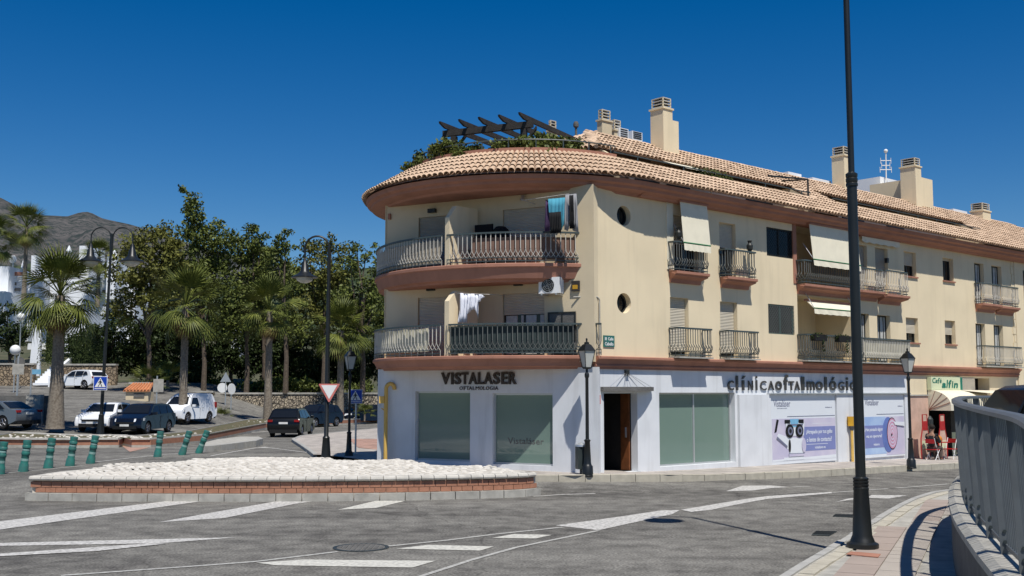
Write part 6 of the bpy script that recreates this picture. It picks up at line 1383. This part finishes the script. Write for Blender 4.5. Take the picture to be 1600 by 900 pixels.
tree(15, 580, 98, [(15, 530, 24, 24), (30, 515, 15, 18), (2, 510, 16, 18), (12, 485, 16, 14)], 'small dark tree at the far left beside the globe lamps', 'leaf_dark', sub=.7)
tree(450, 640, 97, [(440, 600, 30, 12), (480, 602, 26, 12), (520, 604, 26, 12), (400, 604, 26, 10), (560, 606, 24, 12)], 'green shrubs spilling over the long stone wall', 'leaf', name='wall_shrub', cat='shrub', sub=.6)
tree(310, 640, 98, [(300, 598, 26, 12), (340, 598, 22, 10), (265, 602, 20, 9)], 'green shrubs above the stone wall behind the white van', 'leaf', name='wall_shrub', cat='shrub', sub=.6)
# clipped hedge right of the white steps
def hedge(u0, u1, v0, v1, d, dep, label, m='hedge'):
    a = at(u0, v1, d); b_ = at(u1, v0, d); t = thing('clipped_hedge', label, 'hedge', (a.x, a.y, a.z)); cl = []; x = a.x
    MB().box(((a.x+b_.x)/2, d+dep/2+.3, (a.z+b_.z)/2-.2), (b_.x-a.x-.5, dep-.4, b_.z-a.z-.5)).build('branches', 'leaf_dark', t)
    while x < b_.x:
        z = a.z
        while z < b_.z: cl.append(((x, d+random.uniform(0, .4), z), (.35, .3, .35), 40)); z += .45
        cl.append(((x, d+dep/2, b_.z), (.35, dep/2, .2), 60)); x += .45
    leafcloud(cl, .14, 'foliage', m, t)
hedge(62, 84, 500, 566, 93, 3, 'tall clipped green hedge column right of the white steps'); hedge(100, 165, 518, 572, 94, 3, 'wide dark hedge above the wall behind the first palm', 'leaf_dark')
# ================================================================ far walls, houses, hut
def wallbox(u0, u1, v0, v1, d, th, name, label, m, cap='concrete', capm=None, vl=None):
    a = at(u0, v1, d); b_ = at(u1, v1, d if vl is None else vl); zt = at(u0, v0, d).z; zt2 = at(u1, v0, d if vl is None else vl).z
    t = thing(name, label, 'wall', (a.x, a.y, a.z-.6)); dd = Vector((b_.x-a.x, b_.y-a.y)).normalized(); n_ = Vector((-dd.y, dd.x))*th
    P0 = [Vector((a.x, a.y, a.z-1)), Vector((b_.x, b_.y, b_.z-1)), Vector((b_.x, b_.y, zt2)), Vector((a.x, a.y, zt))]; MB().prism(P0, (n_.x, n_.y, 0)).build('wall_face', m, t)
    c = [P0[3]+Vector((0, -.08, 0)), P0[2]+Vector((0, -.08, 0)), P0[2]+Vector((0, -.08, .14)), P0[3]+Vector((0, -.08, .14))]; MB().prism(c, (n_.x*1.2, n_.y*1.2+.1, 0)).build('coping', cap, t); return t
wallbox(236, 332, 613.5, 664, 88, .5, 'stone_wall', 'rubble stone wall section behind the white van', 'rubble')
wallbox(330, 700, 616, 662, 90, .5, 'stone_wall', 'long rubble stone retaining wall behind the parked cars', 'rubble')
wallbox(-40, 52, 570, 603, 92, .5, 'stone_wall', 'warm brown stone wall left of the white steps', 'rubble_warm'); wallbox(84, 180, 571, 606, 92.5, .5, 'stone_wall', 'warm brown stone wall behind the white parked hatchback', 'rubble_warm')
wallbox(200, 232, 600, 640, 82, .4, 'low_wall', 'low cream wall beside the tiled utility hut', 'wall_cream_pale')
c = at(60, 627, 60); t = thing('grey_pillar', 'low grey roadside wall with a pillar behind the grey sedan', 'wall', (c.x, c.y, gz(c.x, c.y))); MB().box((-1.0, 1.0, .7), (3.6, .3, 1.9)).build('wall_face', 'concrete_side', t, local=True); MB().box((-.45, .6, .75), (.8, .5, 1.9)).build('pillar', 'concrete', t, local=True)
# white steps with side walls
t = thing('outdoor_steps', 'flight of white steps with white side walls climbing the slope at the left', 'stairs', at(68, 601, 91)); b_ = at(53, 602, 91); w0 = at(79, 602, 91).x-b_.x
for k in range(9): MB().box((b_.x+w0/2, 91+k*.45, b_.z+.1+k*.20), (w0, .5, .20)).build('step', 'house_white', t)
MB().prism([(b_.x+w0, 90.5, b_.z-.5), (b_.x+w0, 90.5, b_.z+.8), (b_.x+w0, 95.5, b_.z+2.8), (b_.x+w0, 95.5, b_.z-.5)], (.25, 0, 0)).build('side_wall', 'house_white', t)
q0, q1 = at(48, 500, 97), at(62, 570, 97); MB().prism([(q0.x, 97, q1.z-1), (q1.x, 97, q1.z-1), (q1.x, 97, at(55, 520, 97).z), (q0.x+.3, 97, q0.z)], (0, .3, 0)).build('tall_wall', 'house_white', t)
def house(label, boxes, wins=(), caps=()):
    u0, u1, v0, v1, d = boxes[0]; b_ = at(u0, v1, d); t = thing('white_house', label, 'house', (b_.x, b_.y, b_.z))
    for (u0, u1, v0, v1, d) in boxes:
        a, c = at(u0, v1, d), at(u1, v0, d); MB().box(((a.x+c.x)/2, d+2.5, (a.z+c.z)/2-1), (c.x-a.x, 5, c.z-a.z+2)).build('wall', 'house_white', t)
    for (u0, u1, v0, v1, d, m) in wins:
        a, c = at(u0, v1, d), at(u1, v0, d); MB().box(((a.x+c.x)/2, d-.02, (a.z+c.z)/2), (c.x-a.x, .1, c.z-a.z)).build('window' if m != 'concrete_side' else 'cornice_shadow', m, t)  # dark grey strips are the shadow below the cornice, built as coloured bands
    for (u0, u1, v0, v1, d) in caps:
        a, c = at(u0, v1, d), at(u1, v0, d); MB().lathe(((a.x+c.x)/2, d+1.0, a.z), [((c.x-a.x)*.5, 0), ((c.x-a.x)*.62, .1), (.05, c.z-a.z)], 4, PI/4).build('chimney_cap', 'house_white', t)
house('white terraced house with satellite dish at the far left', [(-60, 14, 416, 505, 118), (13, 48, 432, 505, 120), (-60, 8, 455, 500, 114)], [(14, 36, 425, 431, 119.5, 'trim_pink'), (15, 26, 441, 446, 119.6, 'concrete_side'), (13, 32, 450, 455, 119.6, 'concrete_side')], [(27, 36, 400, 418, 121)])
house('white house with stepped chimneys behind the first palm', [(44, 56, 399, 520, 130), (56, 140, 434, 520, 132), (119, 140, 384, 520, 128), (138, 190, 434, 520, 126), (166, 181, 400, 440, 124)], [(160, 200, 453, 458, 125.5, 'concrete_side'), (66, 78, 450, 462, 131.6, 'glass_dark')], [(99, 107, 382, 392, 133), (168, 180, 389, 400, 124)])
house('white house glimpsed through the trees on the left slope', [(95, 135, 487, 520, 108), (182, 212, 425, 520, 128), (300, 320, 555, 600, 112), (362, 372, 500, 530, 112)])
p = at(20, 405, 121); t = thing('satellite_dish', 'round white satellite dish on the far left house roof', 'satellite dish', p); MB().ball((0, 0, 0), .45, 10, sc=(1, .25, 1)).build('dish', 'white_paint', t, local=True, smooth=True); mb = MB(); mb.tube([(0, .1, -1.9), (0, .1, 0)], .05, 6); mb.build('mast', 'alu', t, local=True)
# small tiled hut
c = at(218, 634, 78); t = thing('utility_hut', 'small cream utility hut with orange tiled roof at the side street corner', 'hut', (c.x, c.y, gz(c.x, c.y)-.1)); z0 = 0; H_ = at(218, 612, 78).z-gz(c.x, c.y)+.1
MB().box((0, 0, H_/2), (1.6, 1.2, H_)).build('wall', 'wall_cream_pale', t, local=True); MB().box((.15, -.62, H_*.62), (.75, .06, H_*.45)).build('door', 'concrete_side', t, local=True)
rf = MB().prism([(-.95, -.75, H_), (.95, -.75, H_), (.75, .6, H_+.5), (-.75, .6, H_+.5)], (0, 0, .08)).build('roof', 'roof_orange', t, local=True)
for k in range(8): mb = MB(); mb.tube([(-.84+k*.24, -.78, H_+.1), (-.66+k*.19, .58, H_+.6)], .07, 6); mb.build('roof_tile', 'roof_orange', rf, local=True)
# ================================================================ cafe terrace
def board(s, o, label):
    b_ = RF.P(s, o, gz(*RF.P(s, o, 0).xy)+.1); t = thing('menu_board', label, 'sign', b_, group='red bottle-shaped menu boards'); z = b_.z; H_ = 1.75
    out = [(-.30, 0), (-.33, .5), (-.31, .85), (-.17, 1.25), (-.16, H_), (.16, H_), (.17, 1.25), (.31, .85), (.33, .5), (.30, 0)]
    mb = MB(); mb.tube([RF.P(s+x, o, z+y) for x, y in out]+[RF.P(s+out[0][0], o, z)], .025, 5); mb.build('frame', 'red_metal', t); inn = [(x*.9, .05+y*.95) for x, y in out]
    MB().prism([RF.P(s+x, o-.01, z+y) for x, y in inn], tuple(RF.n*.015)+(0,)).build('panel', 'pink_stone', t); MB().fbox(RF, s-.15, s+.15, o+.006, o+.016, z+1.15, z+1.5).build('caption', 'red_metal', t); MB().fbox(RF, s-.25, s+.25, o+.006, o+.016, z+.45, z+.75).build('picture', 'sign_cream', t)
    mb = MB(); mb.box(tuple(RF.P(s, o, z+.02)), (.6, .35, .04), rz=PI/2-AL); mb.build('foot', 'red_metal', t)
board(RF.s_(1439, .55), .55, 'red bottle-shaped menu board against the pink stone left of the cafe door'); board(RF.s_(1466, .75), .75, 'red bottle-shaped menu board in front of the dark cafe doorway')
def cafe_chair(s, o, rz, label, m='white_paint'):
    b_ = RF.P(s, o, gz(*RF.P(s, o, 0).xy)+.1); t = thing('cafe_chair', label, 'chair', b_, rz=rz, group='folding cafe chairs')
    MB().box((0, 0, .45), (.40, .38, .03)).build('seat', 'red_metal', t, local=True); MB().box((-.19, 0, .76), (.02, .36, .16)).build('backrest', 'red_metal', t, local=True)
    for y in (-.18, .18):
        mb = MB(); mb.tube([(-.2, y, .88), (.16, y, 0)], .013, 5); mb.build('leg', m, t, local=True); mb = MB(); mb.tube([(-.20, y, 0), (.18, y, .45)], .013, 5); mb.build('leg', m, t, local=True)
    return t
RZ = PI/2-AL
SP = RF.s_(1450, 1.0)
cafe_chair(SP, 1.0, RZ, 'folding cafe chair under the seated person'); cafe_chair(SP+1.15, 1.1, RZ+PI, 'empty folding cafe chair right of the seated person')
b_ = RF.P(SP+.58, 1.05, 0); zf = gz(b_.x, b_.y)+.1; t = thing('cafe_table', 'small round red cafe table in front of the seated person', 'table', (b_.x, b_.y, zf)); MB().lathe((0, 0, .70), [(.02, 0), (.30, .0), (.30, .025), (.01, .03)], 18).build('table_top', 'red_metal', t, local=True); MB().lathe((0, 0, 0), [(.2, 0), (.2, .02), (.025, .05), (.025, .70)], 10).build('leg', 'red_metal', t, local=True)
t = thing('handbag', 'orange bag on the cafe table', 'bag', (b_.x-.12, b_.y-.08, zf+.73)); MB().lathe((0, 0, 0), [(.10, 0), (.13, .06), (.12, .16), (.07, .22), (.02, .24)], 10).build('bag_body', 'orange_cloth', t, local=True, smooth=True)
def skin(name, pts, edges, m, parent, sub=2, root=0):
    me = bpy.data.meshes.new(name); me.from_pydata([p for p, r in pts], edges, []); o = bpy.data.objects.new(name, me); scn.collection.objects.link(o)
    md = o.modifiers.new('k', 'SKIN'); md.use_smooth_shade = True
    for i, (p, r) in enumerate(pts): me.skin_vertices[0].data[i].radius = (r, r)
    me.skin_vertices[0].data[root].use_root = True; s = o.modifiers.new('s', 'SUBSURF'); s.levels = sub; s.render_levels = sub
    bpy.context.view_layer.update(); m2 = bpy.data.meshes.new_from_object(o.evaluated_get(bpy.context.evaluated_depsgraph_get())); bpy.data.objects.remove(o)
    m2.materials.clear(); m2.materials.append(M[m]); o = bpy.data.objects.new(name, m2); scn.collection.objects.link(o); o.parent = parent; return o
b_ = RF.P(SP, 1.0, 0); pr_ = thing('person', 'person in a dark jacket and sunglasses sitting at the cafe table', 'person', (b_.x, b_.y, gz(b_.x, b_.y)+.1), rz=RZ)
J = [((0, 0, .52), .13), ((-.03, 0, .72), .12), ((-.04, 0, .92), .135), ((-.02, 0, 1.04), .06), ((.01, 0, 1.12), .05), ((.03, 0, 1.24), .092), ((.03, 0, 1.30), .075),
     ((-.03, .19, .98), .055), ((.05, .25, .74), .042), ((.27, .16, .76), .032), ((.33, .14, .77), .028), ((-.03, -.19, .98), .055), ((.04, -.25, .74), .042), ((.26, -.16, .76), .032), ((.32, -.14, .77), .028),
     ((.05, .10, .50), .085), ((.42, .12, .52), .062), ((.40, .12, .10), .042), ((.50, .12, .04), .035), ((.05, -.10, .50), .085), ((.42, -.12, .52), .062), ((.36, -.12, .10), .042), ((.47, -.12, .04), .035)]
Ed = [(0, 1), (1, 2), (2, 3), (3, 4), (4, 5), (5, 6), (2, 7), (7, 8), (8, 9), (9, 10), (2, 11), (11, 12), (12, 13), (13, 14), (0, 15), (15, 16), (16, 17), (17, 18), (0, 19), (19, 20), (20, 21), (21, 22)]
for sy, base in ((1, 10), (-1, 14)):
    hb = J[base][0]
    for k, (dx, dy, ln) in enumerate(((.0, .022, .065), (.0, .008, .075), (.0, -.007, .07), (.0, -.021, .055), (-.02, -.034*sy, .04))):
        i = len(J); J.append(((hb[0]+.03, hb[1]+dy, hb[2]), .009)); J.append(((hb[0]+.03+ln, hb[1]+dy*1.2, hb[2]-.012), .007)); Ed += [(base, i), (i, i+1)]
skin('body', J, Ed, 'skin', pr_)
skin('jacket', [((J[i][0]), J[i][1]+.034) for i in (0, 1, 2, 7, 8, 9, 11, 12, 13)], [(0, 1), (1, 2), (2, 3), (3, 4), (4, 5), (2, 6), (6, 7), (7, 8)], 'cloth_dark', pr_)
skin('trousers', [((J[i][0]), J[i][1]+.024) for i in (0, 15, 16, 17, 19, 20, 21)], [(0, 1), (1, 2), (2, 3), (0, 4), (4, 5), (5, 6)], 'cloth_brown', pr_)
MB().ball((.0, 0, 1.30), .112, 10, sc=(1, .95, .9)).build('hair', 'hair', pr_, local=True, smooth=True); MB().box((.118, 0, 1.27), (.03, .15, .04)).build('sunglasses', 'sign_black', pr_, local=True); MB().ball((.128, 0, 1.235), .016, 6).build('nose', 'skin', pr_, local=True)
for y in (.12, -.12): MB().box((.45 if y > 0 else .42, y, .035), (.26, .09, .07)).build('shoe', 'trim_black', pr_, local=True)
p = RF.P(19.2, 1.2, 0); t = thing('plant_pot', 'terracotta pot with a leafy plant by the cafe entrance', 'plant pot', (p.x, p.y, gz(p.x, p.y)+.08)); MB().lathe((0, 0, 0), [(.14, 0), (.22, .34), (.24, .34), (.24, .38)], 14).build('pot', 'terracotta_pot', t, local=True); leafcloud([(Vector((p.x, p.y, gz(p.x, p.y)+.6)), (.3, .3, .25), 220)], .1, 'foliage', 'leaf', t)
# neighbouring pink house beyond the building
t = thing('neighbour_building', 'pink house wall with dark windows beyond the right end of the building', 'building', RF.P(SEND, 0, 0)); wall2 = MB().fbox(RF, SEND+.02, SEND+14, -8, .05, -1, 8.4).build('wall', 'wall_cream', t)
for s in (24.9, 27.5):
    for z in (3.7, 6.3): f0 = MB().fbox(RF, s, s+.9, .05, .08, z, z+1.75).build('window', 'frame_dark', t); MB().fbox(RF, s+.06, s+.84, .08, .09, z+.06, z+1.69).build('pane', 'glass_dark', f0)
